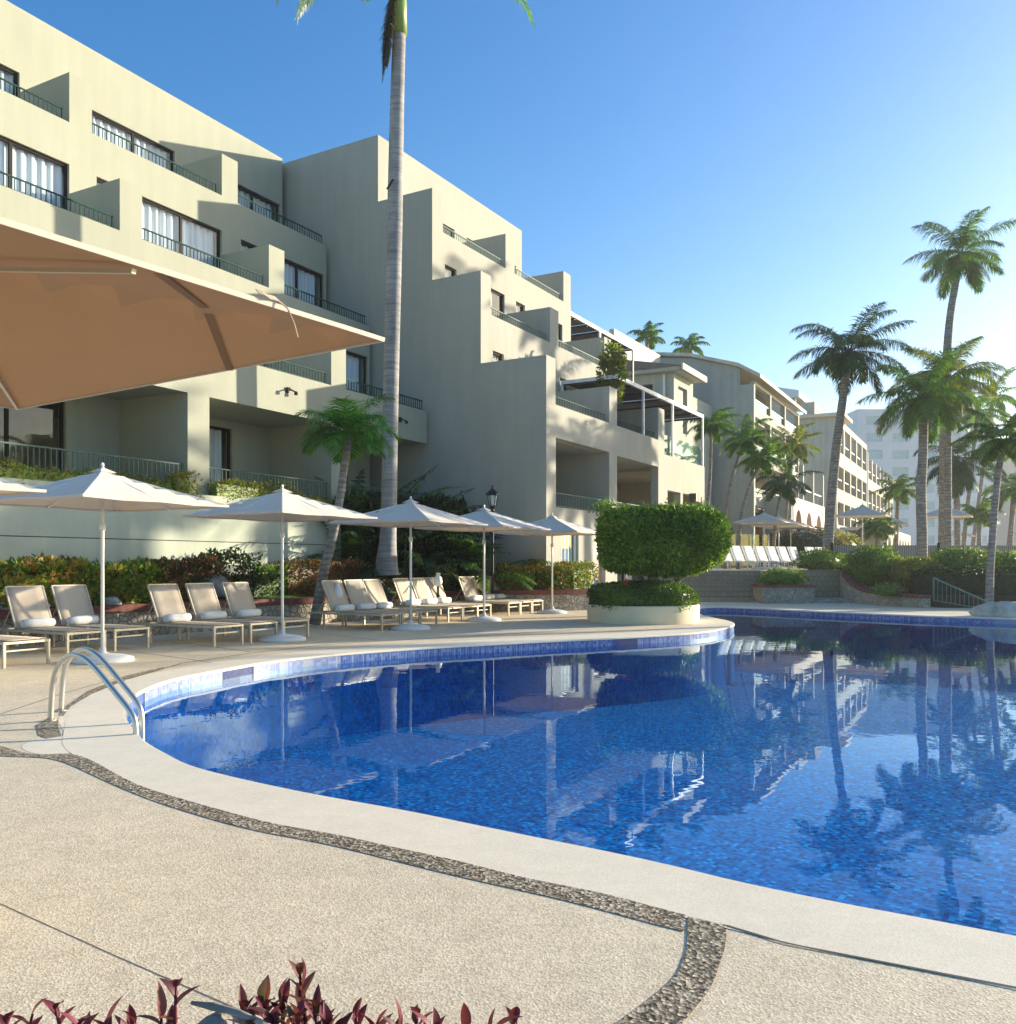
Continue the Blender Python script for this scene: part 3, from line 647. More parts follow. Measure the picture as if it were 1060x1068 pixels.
for k in (1,2,3):
    zf=ZB[k-1]-.78; wt=ZB[k-1]+1.92 if k<3 else 13.76; o=[]
    for d in (0,DB[0]+.05):
        for a,b in ((d+.72,d+1.4),(d+2.05,d+4.55)):
            o.append((a,b,zf+.02 if b-a>1 else zf+1.0,wt))
    end=EB if k<3 else 9.7
    MB().wall(.6,end,zf,ZB[k],TB[k],TB[k]+.3,o).build('wall',wB,B)
    for i,(a,b,c,d) in enumerate(o): window(B,a,b,c,d,TB[k],2 if b-a>1 else 1,fm=M['frame'],curt=(0,1) if i%2==0 else (0,.8),seed=i+k*5)
    MB().box(.6,EB,TB[k-1]+.3,TB[k],zf-.22,zf).build('balcony_floor',wB,B)
    for d in DB: divider(B,d,d+.66,TB[k-1],TB[k],zf,ZB[k-1],ZB[k-1]+1.25,wB)
    railing(B,.62,DB[0]-.1,TB[k-1]+.12,ZB[k-1],ZB[k-1]+.3,M['rail'] if k==1 else M['railpale']); railing(B,DB[0]+.68,DB[1]-.1,TB[k-1]+.12,ZB[k-1],ZB[k-1]+.3,M['rail'] if k==1 else M['railpale'])
MB().box(.6,9.7,6.5,14,15.1,15.38).build('roof',wB,B); MB().box(.6,EB,14,14.2,0,15.1).build('rear_wall',M['room'],B)
for zf,t in ((5.34,2.25),(8.3,4.05),(11.2,6.2)): MB().box(.6,EB-.3,t+3,t+3.1,zf,zf+2.7).build('room_wall',M['room'],B)
for zf,t in ((5.14,2.55),(8.1,4.35),(11.0,6.5)): MB().box(.6,EB-.3,t,14,zf,zf+.2).build('room_floor',M['room'],B)
P2=[(2.55,5.4),(14,5.4),(14,15.36),(6.5,15.36),(6.5,12.02),(4.35,12.02),(4.35,9.12),(2.55,9.12)]
sprism(MB(),P2,EB-.3,EB-.01).build('end_wall',wB,B)
# low pavilion roof on top, behind the last upper balcony
rf=MB(); sprism(rf,[(6.6,13.45),(11,14.6),(11,14.85),(6.6,13.7)],9.75,13.8); rf.build('roof',M['roof'],B)
MB().box(9.75,13.75,6.62,6.75,13.25,13.5).build('eave',M['eave'],B)
MB().box(9.75,13.5,7.2,13,8,13.4).build('wall',M['wallB'],B)
# terrace part with pergolas (s 10 .. 15.1)
MB().wall(EB,15.1,0,5.62,0,.3,[(EB+.35,11.9,0,4.25),(12.2,14.7,0,4.25)]).build('wall',wB,B)
MB().box(EB,15.1,.3,7,5.0,5.2).build('terrace_floor',wB,B); MB().box(EB+.01,15.1,4,4.2,0,5.0).build('wall',M['room'],B); MB().box(14.9,15.1,.3,7,0,5.0).build('wall',wB,B)
sp=MB(); sp.box(13.0,13.3,-.3,-.02,3.95,4.3); sp.box(13.35,13.6,-.3,-.02,3.95,4.3); sp.build('loudspeaker',M['black'],B)
MB().box(EB+.02,15.0,.14,.155,5.62,6.45).build('glass_balustrade',M['glassrail'],B)
def pergola(s0,s1,t0,t1,z,zb,posts,label):
    e=empty('pergola',wpt(TH_B,s0,t0)+(zb,),rz(TH_B)); tag(e,label,'pergola'); w=s1-s0; d=t1-t0
    f=MB(); f.box(0,w,0,.09,z-zb,z-zb+.14); f.box(0,w,d-.09,d,z-zb,z-zb+.14)
    for x in (0,w-.08): f.box(x,x+.08,.09,d-.09,z-zb+.002,z-zb+.13)
    f.build('frame',M['whiteframe'],e)
    c=MB()
    k=int(w/1.2)
    for i in range(k): c.box(.09+i*(w-.18)/k,.09+(i+1)*(w-.18)/k-.12,.1,d-.1,z-zb+.04,z-zb+.06)
    c.build('shade_cover',M['pergola_cover'],e)
    r=MB()
    for i in range(k+1): x=.05+i*(w-.15)/k; r.box(x-.03,x+.03,.1,d-.1,z-zb-.05,z-zb+.02)
    r.build('rafter',M['black'],e)
    for (x,m) in posts:
        MB().box(x-s0-.04,x-s0+.04,.005,.085,0,z-zb-.002).build('post',m,e)
    for x in (s0+.05,s1-.05): MB().box(x-s0-.04,x-s0+.04,d-.085,d-.005,0,z-zb-.002).build('post',M['whiteframe'],e)
    return e
pergola(9.98,17.8,4.4,9,11.85,9.0,[(10.2,M['whiteframe']),(13.8,M['whiteframe']),(17.75,M['black'])],'upper dark covered pergola on the roof terrace right of the stepped wing')
pergola(10.0,15.05,.02,5.5,7.75,5.62,[(11.1,M['whiteframe']),(15.0,M['whiteframe'])],'lower dark covered pergola above the glass balustrade at the corner terrace')
pergola(5.35,9.96,.02,2.2,7.75,6.1,[(7.9,M['whiteframe'])],'short pergola between two balcony dividers under the hanging green plant')
# villa-like block behind the pergolas
V=empty('villa_block',wpt(TH_B,22.5,4.0)+(0,),rz(TH_B)); tag(V,'grey shaded block with overlapping low eaves behind the two pergolas','building')
MB().wall(0,3.2,0,11.6,0,.25,[(.7,2.2,8.5,11.0)]).build('wall',M['wallC'],V)
e_=MB(); e_.v+=[]; 
def twall(mb,t0,t1,z0,z1,s0,s1,ops):  # wall in the t-z plane at s0..s1
    q=MB().wall(t0,t1,z0,z1,s0,s1,ops); mb.v+=[(b,a,c) for a,b,c in q.v] if not mb.v else [(b,a,c) for a,b,c in q.v]; mb.f+=q.f; return mb
twall(MB(),.25,9,0,11.6,0,.25,[(1.2,3.2,8.6,11.1),(4.4,6.0,8.6,11.1)]).build('end_wall',M['wallC'],V)
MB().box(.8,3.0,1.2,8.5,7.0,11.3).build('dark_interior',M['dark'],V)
MB().box(-.5,3.4,-.5,9.4,11.6,11.8).build('eave_slab',M['wallC'],V)
sprism(MB(),[(-.6,11.8),(9.4,11.8),(9.4,13.8)],-.6,3.5).build('roof',M['roof'],V)
MB().box(-.62,3.52,-.72,-.602,11.58,11.9).build('fascia_board',M['eave'],V)
MB().tube([(-.12,.5,0),(-.12,.5,11.5)],.07,8).build('downpipe',M['whiteframe'],V)
MB().box(1.3,8.8,4.0,4.3,13.4,14.75).build('parapet',M['eave'],V); MB().box(1.3,8.8,4.32,8,13.0,14.3).build('upper_roof',M['wallC'],V); MB().box(3.3,10,1.0,8.0,0,11.4).build('rear_wing',M['wallC'],V)
# ---- building C with raking roof and arcade
TC=R(28.6); OC=(15.5,56.0)
Cc=empty('hotel_building',OC+(0,),rz(TC)); tag(Cc,'grey sided hotel building with raking roof and three balcony bays above three arches','building')
sprism(MB(),[(0,0),(15,0),(15,16.2),(4,14.75),(.88,13.8),(.88,12.7),(0,12.7)],0,.3).build('end_wall',M['wallC'],Cc)
def frontwall(par,s0,s1,z0,z1,t,opn,m=None,name='wall'): return MB().wall(s0,s1,z0,z1,t,t+.3,opn).build(name,m or M['wallC'],par)
bw=[( .35,4.7),(5.05,9.5),(9.85,14.6)]
frontwall(Cc,.3,15,5.0,12.95,0,[(a,b,11.28,12.75) for a,b in bw]+[(a,b,8.36,10.7) for a,b in bw]+[(a,b,5.6,7.8) for a,b in bw],M['wallB'])
for z in (11.28,8.36,5.6):
    for i,(a,b) in enumerate(bw): MB().box(a,b,.12,.14,z,z+.55).build('glass_balustrade',M['glassrail'],Cc); MB().box(a,b,.1,.16,z+.55,z+.6).build('handrail',M['whiteframe'],Cc)
for z in (10.7,7.8,4.9): MB().box(.3,15,.3,5,z-.2,z+.05).build('floor_slab',M['wallC'],Cc)
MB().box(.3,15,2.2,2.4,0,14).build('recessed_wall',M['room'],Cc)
MB().box(14.7,15,2.4,15,0,13).build('end_wall',M['wallC'],Cc)
sprism(MB(),[(-.5,12.97),(.9,13.82),(4,14.8),(15.2,16.4),(15.2,16.6),(4,15.0),(.9,14.05),(-.5,13.2)],-.4,15.3).build('roof',M['eave'],Cc)
def arch_ops_wall(par,s0,s1,z0,z1,t0,t1,arches,m):
    # arches: (centre, half width, spring z, top z)
    mb=MB(); cur=s0
    for (c,h,zs,zt) in arches:
        mb.box(cur,c-h,t0,t1,z0,z1); k=10; pts=[(c-h*math.cos(math.pi*i/k),zs+(zt-zs)*math.sin(math.pi*i/k)) for i in range(k+1)]
        vs=[];
        for (x,z) in pts: vs+=[(x,t0,z),(x,t0,z1),(x,t1,z),(x,t1,z1)]
        fs=[]
        for i in range(k): o=4*i; fs+=[(o,o+4,o+5,o+1),(o+3,o+7,o+6,o+2),(o,o+2,o+6,o+4),(o+1,o+5,o+7,o+3)]
        mb.add(vs,fs); cur=c+h
    mb.box(cur,s1,t0,t1,z0,z1); return mb.build('arcade_wall',m,par)
arch_ops_wall(Cc,3.1,15.8,0,5.75,-1.75,-1.4,[(5.3,1.15,3.6,5.0),(9.2,1.15,3.6,5.0),(13.2,1.15,3.6,5.0)],simple('pinkish_stucco',(.62,.50,.42),.85))
MB().box(2.8,3.1,-1.75,0,0,5.75).build('wall',M['wallC'],Cc)
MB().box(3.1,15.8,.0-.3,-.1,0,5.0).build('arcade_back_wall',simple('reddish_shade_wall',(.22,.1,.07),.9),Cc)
for s in (3.3,7.2,11.2,15.5): MB().box(s-.15,s+.15,-1.72,-1.42,5.75,8.2).build('post',M['wallC'],Cc)
for a,b in ((3.5,7),(7.4,11),(11.4,15.3)): MB().box(a,b,-1.6,-1.54,6.5,6.58).build('handrail',M['whiteframe'],Cc)
MB().box(3.1,15.8,-1.4,-.02,5.2,5.5).build('floor_slab',M['wallC'],Cc)
# ---- buildings D and E, farther along the same line
def far_block(o,th,S,nb,top,bands,label,arc,step):
    e=empty('hotel_building',o+(0,),rz(th)); tag(e,label,'building')
    sprism(MB(),step,0,.4).build('end_wall',M['wallC'],e)
    ops=[]; w=S/nb
    for (z0,z1) in bands:
        for i in range(nb): ops.append((i*w+.5,(i+1)*w-.1 if i<nb-1 else S-.4,z0,z1))
    MB().wall(.4,S,0,top,0,.4,ops).build('wall',M['wallB'],e)
    MB().box(.4,S,2.5,2.8,0,top-.2).build('recessed_wall',M['room'],e)
    for z0,z1 in bands: MB().box(.4,S,.4,2.5,z0-.4,z0-.02).build('floor_slab',M['wallC'],e); MB().box(.4,S,.15,.22,z0+.9,z0+1.0).build('handrail',M['whiteframe'],e)
    MB().box(.4,S,2.8,12,top-.5,top-.05).build('roof',M['wallC'],e); MB().box(S-.3,S,2.8,12,0,top-.5).build('end_wall',M['wallC'],e)
    if arc:
        arch_ops_wall(e,2,S+6,0,4.6,-4,-3.5,[(4.5+i*3.4,1.2,2.4,3.9) for i in range(int((S+2)/3.4))],M['wallB'])
        MB().box(2,S+6,-2,-1.8,0,4.4).build('arcade_back_wall',M['room'],e); MB().box(2,S+6,-3.5,0,4.4,4.7).build('floor_slab',M['wallC'],e)
    return e
D=far_block((29.6,80),TC,22,5,14.6,[(11.6,14.0),(8.2,10.3),(4.9,7.0)],'grey green hotel building with a white roof terrace, next beyond the raking roofed one',True,[(0,0),(14,0),(14,16.6),(3.6,16.6),(3.6,14.6),(0,14.6)])
MB().box(-.6,5,-.7,3.4,14.62,14.9).build('eave_slab',M['eave'],D); MB().box(.5,5,2.0,3.0,14.9,16.2).build('parapet',M['wallB'],D)
sprism(MB(),[(3.2,16.6),(14.5,16.6),(14.5,17.3),(9,18.6),(3.2,17.2)],-.5,8).build('roof',M['tower'],D)
E_=far_block((40.5,100),TC,29,7,13.4,[(11.0,13.4),(7.4,9.8),(4.2,6.2)],'farthest low hotel building with a row of small posts on its roofline',False,[(0,0),(14,0),(14,14),(0,14)])
# ---- white tower block
T=empty('hotel_tower',(59,150,0),0); tag(T,'tall pale hotel tower rising hazily behind the palms on the right','tower')
ops=[]
for fl in range(9):
    for i in range(5): ops.append((1.5+i*4.4,4.2+i*4.4,2+fl*3.2,3.6+fl*3.2))
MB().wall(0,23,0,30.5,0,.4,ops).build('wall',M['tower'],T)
MB().box(0,.4,.4,14,0,30.5).build('side_wall',M['tower'],T); MB().box(22.6,23,.4,14,0,30.5).build('side_wall',M['tower'],T); MB().box(0,23,14,14.4,0,30.5).build('rear_wall',M['tower'],T); MB().box(.4,22.6,.4,14,30.0,30.3).build('roof',M['tower'],T)
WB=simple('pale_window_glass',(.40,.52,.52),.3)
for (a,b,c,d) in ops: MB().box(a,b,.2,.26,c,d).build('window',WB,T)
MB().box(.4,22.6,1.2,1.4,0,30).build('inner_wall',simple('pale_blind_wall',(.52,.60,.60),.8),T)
T.scale=(1,1,.9)
# hill
mb=MB(); vs=[];nx=40
for i in range(nx+1):
    x=40+i*5.6; h=38+6*math.sin(i*.35)+3*noise.noise(Vector((i*.4,0,0)))
    h*=math.sin(math.pi*min(1,max(0,(i+1)/(nx+2))))**.5
    vs+=[(x,265,-1),(x,300,h),(x,360,-1)]
for i in range(nx): o=3*i; mb.f+=[(o,o+3,o+4,o+1),(o+1,o+4,o+5,o+2)]
mb.v=vs; tag(mb.build('hills',simple('hill_scrub',(.10,.14,.10),.9,var=.3,scale=.05),None,True),kind='structure')
DA=(math.sin(R(29)),math.cos(R(29))); NA=(DA[1],-DA[0])
def A_(s,t): return wpt(TH_A,s,t)
# ================================================================== retaining wall, planting beds
rw=empty('retaining_wall',(C0[0],C0[1],0),rz(TH_A)); tag(rw,'long pale green retaining wall with one groove under the ground floor balconies','wall')
MB().wall(-19.4,-4.75,0,1.83,3.75,3.95).build('wall',M['wallret'],rw); MB().wall(-19.4,-4.75,1.85,2.86,3.75,3.95).build('wall',M['wallret'],rw)
MB().box(-19.4,-4.76,3.765,3.94,1.83,1.85).build('groove',M['joint'],rw)
MB().box(-19.4,-4.75,3.95,4.155,2.4,2.78).build('planting_soil',M['soil'],rw)
# low rubble wall with brick coping that edges the bed
bedline=[A_(s,t) for s,t in [(-19.5,2.75),(-15,2.75),(-12.5,2.7),(-10,2.35),(-8,2.05),(-5.5,1.85),(-3.2,1.75),(-1.7,1.6),(-.8,.6),(-.15,-.45),(.8,-.95),(1.9,-.95),(2.3,-.3)]]
bl=cat_rom(bedline,6,False)
def strip_wall(name,path,w,z0,z1,m,parent=None,zs=None):
    mb=MB(); P=[Vector(p) for p in path]; k=len(P)
    for i,p in enumerate(P):
        t=(P[min(k-1,i+1)]-P[max(0,i-1)]).normalized(); n_=Vector((-t.y,t.x))*w/2; b_=z1 if zs is None else zs[i]; a_=z0 if not isinstance(z0,list) else z0[i]
        mb.v+=[(p.x+n_.x,p.y+n_.y,a_),(p.x-n_.x,p.y-n_.y,a_),(p.x-n_.x,p.y-n_.y,b_),(p.x+n_.x,p.y+n_.y,b_)]
    for i in range(k-1):
        o=4*i
        for a,b in ((0,1),(1,2),(2,3),(3,0)): mb.f.append((o+a,o+b,o+4+b,o+4+a))
    mb.f+=[(0,3,2,1),(4*k-4,4*k-3,4*k-2,4*k-1)]
    return mb.build(name,m,parent)
pw=empty('planter_wall',A_(-8,2.05)+(0,)); tag(pw,'low rubble stone wall with red brick coping running behind the sun loungers','wall')
o=pw.location.copy(); rel=[(p[0]-o.x,p[1]-o.y) for p in bl]
strip_wall('stone_face',rel,.28,0,.46,M['stone'],pw); strip_wall('brick_coping',rel,.36,.463,.60,M['brick'],pw)
bedpoly=[tuple(p) for p in bl]+[A_(2.2,.05)]+[A_(.3,.12),A_(-.02,.25),A_(-.02,6.3),A_(-4.7,6.3),A_(-4.74,3.72),A_(-19.4,3.72)]
mb=MB(); mb.prism(bedpoly,.0,.52); tag(mb.build('planting_bed',M['soil']),kind='structure')
rnd=random.Random(5)
# strip of lawn
def grass(name,path,w,z,nb):
    mb=MB()
    for (a,b) in zip(path[:-1],path[1:]):
        A0=Vector(a+(z,));B0=Vector(b+(z,)); n_=Vector((-(B0-A0).y,(B0-A0).x,0)).normalized(); ln=(B0-A0).length
        for _ in range(int(nb*ln)):
            p=A0.lerp(B0,rnd.random())+n_*rnd.uniform(-w/2,w/2); leaf(mb,p,Vector((rnd.uniform(-.5,.5),rnd.uniform(-.5,.5),1)).normalized(),rdir(rnd),rnd.uniform(.06,.13),.018)
        mb.add([tuple(A0+n_*w/2),tuple(B0+n_*w/2),tuple(B0-n_*w/2),tuple(A0-n_*w/2)],[(0,1,2,3)])
    return tag(mb.build(name,M['grass']),'short green grass in the bed behind the loungers','grass',kind='stuff')
grass('lawn',[A_(-9.9,2.62),A_(-7.6,2.4),A_(-4.7,2.15),A_(-1.6,2.0)],.55,.53,1500)
# hedges
def hedge(path,w,z0,z1,L,dens,m,label,name='hedge',tn=.12,cat='hedge',seed=0):
    mb=MB(); hedge_box(mb,path,w,z0,z1,L,dens,random.Random(seed),tn); return tag(mb.build(name,M[m]),label,cat)
def apath(*st): return [A_(s,t) for s,t in st]
hedge(apath((-19.2,3.25),(-14.9,3.2),(-13.0,3.15)),.8,.5,1.28,.13,560,'croton','croton hedge with orange tips at the far left under the retaining wall','croton_hedge',.16,seed=1)
hedge(apath((-13.0,3.15),(-11.4,3.1)),.85,.5,1.30,.13,560,'crotongold','yellow and green croton hedge behind the first umbrella pole','croton_hedge',.16,seed=2)
hedge(apath((-11.4,3.15),(-9.9,3.1)),.85,.5,1.38,.13,520,'crotonred','dark red croton hedge between the yellow croton and the lawn','croton_hedge',.18,seed=3)
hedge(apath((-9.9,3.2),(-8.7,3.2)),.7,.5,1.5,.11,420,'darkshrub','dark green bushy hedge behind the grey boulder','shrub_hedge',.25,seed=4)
hedge(apath((-8.7,3.15),(-7.7,3.1)),.6,.5,1.3,.09,480,'shrub','light green leafy hedge with yellow tips left of the leaning palm','shrub_hedge',.25,seed=5)
hedge(apath((-7.7,3.1),(-5.2,2.9)),.75,.5,1.38,.09,520,'crotonred','dark maroon hedge behind the leaning palm trunk','croton_hedge',.14,seed=6)
hedge(apath((-5.2,2.75),(-2.6,2.6)),.9,.5,1.25,.08,600,'darkshrub','clipped dark hedge in front of the tall palm trunk','clipped_hedge',.06,seed=7)
hedge(apath((-2.6,2.5),(-1.9,2.3)),.8,.5,1.22,.08,600,'crotongold','small golden end of the clipped hedge beside the white ornament','croton_hedge',.08,seed=8)
hedge(apath((-.75,1.35),(-.1,.35),(.75,-.35)),.8,.5,1.28,.10,600,'croton','golden orange croton hedge at the corner of the stepped wing','croton_hedge',.16,seed=9)
hedge(apath((.75,-.35),(1.95,-.45)),.75,.5,1.3,.10,640,'crotongold','sunlit yellow croton hedge next to the poster on the stepped wing','croton_hedge',.16,seed=10)
hedge(apath((-19,3.98),(-14.4,3.98),(-10.2,3.98)),.42,2.7,3.12,.07,600,'crotongold','long low hedge along the first ground floor balcony rail','balcony_hedge',.12,seed=11)
hedge(apath((-10.1,3.98),(-9.55,3.98)),.45,2.7,3.3,.07,700,'croton','round clump of hedge at the foot of the pillar between the two balconies','balcony_hedge',.12,seed=12)
hedge(apath((-8.95,3.98),(-6.6,3.98)),.42,2.7,3.25,.07,600,'crotongold','low hedge under the second ground floor balcony rail','balcony_hedge',.12,seed=13)
hedge(apath((-6.5,3.98),(-5.0,3.98)),.4,2.7,3.1,.07,600,'croton','short orange hedge at the right end of the second ground floor balcony','balcony_hedge',.12,seed=14)
def rock(name,loc,r,m,label,seed,cat='rock'):
    mb=MB(); nn,mm=18,12; vs=[]
    for j in range(mm+1):
        for i in range(nn):
            th=math.pi*j/mm;ph=2*math.pi*i/nn;u=Vector((math.sin(th)*math.cos(ph),math.sin(th)*math.sin(ph),math.cos(th)))
            k=1+.28*noise.noise(u*1.3+Vector((seed,0,0)))+.1*noise.noise(u*4+Vector((seed,1,0))); vs.append((u.x*r[0]*k,u.y*r[1]*k,max(-r[2]*.5,u.z*r[2]*k)))
    fs=[(j*nn+i,j*nn+(i+1)%nn,(j+1)*nn+(i+1)%nn,(j+1)*nn+i) for j in range(mm) for i in range(nn)]
    mb.add(vs,fs); o=mb.build(name,M[m],smooth=True); o.location=loc; return tag(o,label,cat)
rock('boulder',A_(-10.1,2.75)+(.82,),(.36,.3,.3),'rock','grey boulder on the lawn strip behind the loungers',3)
for i,(s,t) in enumerate([(-14.6,2.85),(-13.9,2.86),(-13.2,2.85),(-12.5,2.82),(-11.6,2.7)]): 
    rock('edging_stone',A_(s,t)+(.64,),(.2,.12,.1),'rockpale',['cream edging stone farthest left behind the lounger backs','second cream edging stone from the left in the croton bed','middle cream edging stone in front of the croton hedge','cream edging stone just right of the first umbrella pole','last cream edging stone before the red croton'][i],i*2.3)
# white ornament and lantern
def orn(loc,label,zb,seed):
    e=empty('garden_ornament',loc); tag(e,label,'ornament')
    MB().lathe([(.001,zb),(.05,zb),(.1,zb+.03),(.115,zb+.1),(.1,zb+.2),(.055,zb+.27),(.05,zb+.31),(.075,zb+.34),(.001,zb+.345)],20).build('white_body',M['white'],e,True)
    MB().lathe([(.001,0),(.07,0),(.05,.05),(.03,.08),(.03,zb-.002),(.001,zb-.002)],12).build('stand',M['black'],e); return e
orn((at(457,22.6),22.6,.5),'white rounded garden ornament between the dark hedge and the nook plants',.28,1)
orn((at(622,21.2),21.2,0),'white rounded urn on a dark stand left of the round planter',.62,2)
orn((at(352,18.9),18.9,.5),'small white rounded ornament behind the first lounger beside the leaning palm',.1,3)
lp=empty('garden_lantern',(at(514,25.2),25.2,.5)); tag(lp,'black garden lantern on a post in front of the blank shaded wall','lamp post')
MB().lathe([(.001,0),(.1,0),(.1,.05),(.05,.12),(.035,.4),(.03,2.3),(.06,2.34),(.04,2.4),(.09,2.48),(.001,2.48)],16).build('post',M['black'],lp)
l=MB(); 
for k in range(6):
    a=k*math.pi/3; l.bar((.1*math.cos(a),.1*math.sin(a),2.48),(.16*math.cos(a),.16*math.sin(a),2.8),.02)
l.lathe([(.21,2.8),(.2,2.83),(.1,2.93),(.04,2.97),(.03,3.06),(.001,3.08)],6); l.lathe([(.001,2.8),(.21,2.8)],6); lh=l.build('lantern_head',M['black'],lp)
MB().lathe([(.08,2.5),(.13,2.78)],12).build('lantern_glass',M['lampglass'],lh)

# ================================================================== umbrellas
def make_umbrella(hx,hy,rim,apex,pole=True,big=False):
    e=empty('parasol',(0,0,0)); n=12; vs=[];fs=[]
    for j in range(n+1):
        for i in range(n+1):
            x=-1+2*i/n;y=-1+2*j/n; mx=max(abs(x),abs(y)); mn_=min(abs(x),abs(y)); r=mn_/mx if mx>0 else 0
            z=apex-(apex-rim)*mx-(0 if big else .03)*mx*(1-mx)*4 
            z+=0 if big else -.012*mx*(1-abs(2*r-1))
            pinch=1-(.0 if big else .02)*(1-abs(2*r-1))*mx if mx==1 else 1
            vs.append((x*hx*(pinch if abs(x)==1 else 1),y*hy*(pinch if abs(y)==1 else 1),z))
    for j in range(n):
        for i in range(n): fs.append((j*(n+1)+i,j*(n+1)+i+1,(j+1)*(n+1)+i+1,(j+1)*(n+1)+i))
    c=MB().add(vs,fs).build('canopy',M['tancloth'] if big else M['canopy'],e)
    md=c.modifiers.new('thickness','SOLIDIFY'); md.thickness=.004
    # hem strip along the rim
    ring=[i for i in range(n+1)]+[(j+1)*(n+1)-1 for j in range(1,n+1)]+[n*(n+1)+i for i in range(n-1,-1,-1)]+[j*(n+1) for j in range(n-1,0,-1)]
    h=MB(); k=len(ring)
    for q in ring: v=vs[q]; h.v+=[(v[0]*1.002,v[1]*1.002,v[2]+.004),(v[0]*1.0,v[1]*1.0,v[2]-(.03 if not big else .012))]
    for q in range(k): a,b=2*q,2*((q+1)%k); h.f.append((a,b,b+1,a+1))
    hm=h.build('hem',M['valance'],c); md=hm.modifiers.new('t','SOLIDIFY'); md.thickness=.006
    hub=apex-.06
    for a,b in (((1,1),(0,-1),(-1,1),(-1,-1),(0,1)) if big else ((1,1),(1,-1),(-1,1),(-1,-1),(1,0),(-1,0),(0,1),(0,-1))):
        rb=MB().bar((a*.04,b*.04,hub),(a*hx*.985,b*hy*.985,rim-.012 if a and b else rim-.022),.018 if not big else .014,.026 if not big else .014).build('rib',M['pole'] if not big else M['lframe'],e)
    # vent cap
    v=MB(); g=.11
    v.add([(g*hx,g*hy,apex-.05),(-g*hx,g*hy,apex-.05),(-g*hx,-g*hy,apex-.05),(g*hx,-g*hy,apex-.05),(0,0,apex+.025)],[(0,1,4),(1,2,4),(2,3,4),(3,0,4)]); v.build('vent_cap',M['canopy'],c)
    MB().lathe([(.001,apex+.09),(.018,apex+.08),(.025,apex+.04),(.001,apex+.03)],10).build('finial',M['pole'],e)
    MB().tube([(0,0,.05),(0,0,apex+.03)],.024,12).build('pole',M['pole'],e,True)
    MB().tube([(0,0,rim-.38),(0,0,rim-.29)],.042,12).build('slider',M['pole'],e,True)
    bs=.42 if big else 1
    MB().lathe([(.001,0),(.40*bs,0),(.41*bs,.02),(.40*bs,.05),(.30*bs,.085),(.10,.11),(.05,.13),(.04,.2),(.001,.2)],40).build('base_disc',M['base'],e,True)
    return e
um=make_umbrella(1.175,1.175,2.19,2.66); first=True
def place(p,loc,rzv,label,cat,group,scale=None):
    global _used
    o=p if not p.get('placed') else copy_tree(p)
    o['placed']=1
    o.location=loc; o.rotation_euler=(0,0,rzv)
    if scale: o.scale=scale
    return tag(o,label,cat,group)
lab=['cream square parasol cut by the left edge, beneath the big near canopy','cream square parasol behind the pool ladder, nearest whole one','cream square parasol at the pool edge left of the leaning palm','cream square parasol in front of the tall smooth palm trunk','cream square parasol just below the black garden lantern','small looking grey shaded parasol in front of the stepped wing corner']
gu='cream parasols along the pool edge'
ups=[(-6.85,9.64,0),(-5.60,12.27,0),W(294.5,668)+(0,),W(428.5,656.3)+(0,),W(505,647.6)+(0,),W(576,639.6)+(0,)]
for i,p in enumerate(ups): place(um,p,R(61)+[.0,.02,-.03,.04,.0,.06][i],lab[i],'parasol',gu)
far=[(797,42,1,'taupe parasol nearest the stone steps on the upper terrace'),(812.5,45.4,1,'second parasol behind the one nearest the steps'),(825,48.3,1,'third parasol back in the row above the white loungers'),(838,52.8,1,'last parasol of the row above the white loungers, before the bent palm trunk'),
 (900,44.3,1.2,'large taupe parasol in front of the far arcades'),(927,54,1.2,'parasol half hidden behind the large one at the arcades'),(873,60,1,'low parasol crossing the bent palm trunk'),(987,44.7,1.2,'taupe parasol between the two straight palm trunks on the right'),(997,62,1,'small distant parasol to the right below the tower')]
for px,Y,s,l_ in far: place(um,(at(px,Y),Y,1.1),R(61),l_,'parasol','parasols on the upper terrace',(1,1,s))
bg=make_umbrella(1.02,1.32,2.2,2.48,big=True)   # local x -> along facade, local y -> across
tip=(-.47,3.35); ctr=(tip[0]-1.32*.83-1.02*.56, tip[1]+1.32*.56-1.02*.83)
bg.location=(ctr[0],ctr[1],0); bg.rotation_euler=(0,0,math.atan2(.83,.56))
tag(bg,'big tan parasol overhead at the upper left, seen from underneath','parasol')
# loose strap on the canopy edge
def toW(x,y,z): 
    a=math.atan2(DA[1],DA[0]); return (ctr[0]+math.cos(a)*x-math.sin(a)*y, ctr[1]+math.sin(a)*x+math.cos(a)*y, z)
sm=MB(); k=22; pts=[]
for i in range(k):
    u=i/(k-1)
    if u>.8: pts.append((.05+.44*u, -1.332-.005*math.sin(i*1.1), 2.206+.016*abs(math.sin(u*5.2+.4))*(1-.5*u)+.004*math.sin(i*1.9)))
pts+= [(.52,-1.345,2.19),(.54,-1.35,2.15),(.56,-1.345,2.11)]
for p in pts: sm.v+=[(p[0],p[1],p[2]+.007),(p[0]+.006,p[1]-.008,p[2]-.007)]
sm.f=[(2*i,2*i+2,2*i+3,2*i+1) for i in range(len(pts)-1)]
sq=MB(); sp_=[]  # brown strip just under the canopy stands in for the strap's cast shadow
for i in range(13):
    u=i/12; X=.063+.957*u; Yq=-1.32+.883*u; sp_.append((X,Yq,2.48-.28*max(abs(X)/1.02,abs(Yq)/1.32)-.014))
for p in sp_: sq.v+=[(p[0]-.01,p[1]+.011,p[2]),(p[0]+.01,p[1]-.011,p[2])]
sq.f=[(2*i,2*i+2,2*i+3,2*i+1) for i in range(12)]; sq.build('strap_shadow_strip',simple('brown_strap_shadow',(.22,.12,.06),.8),bg)
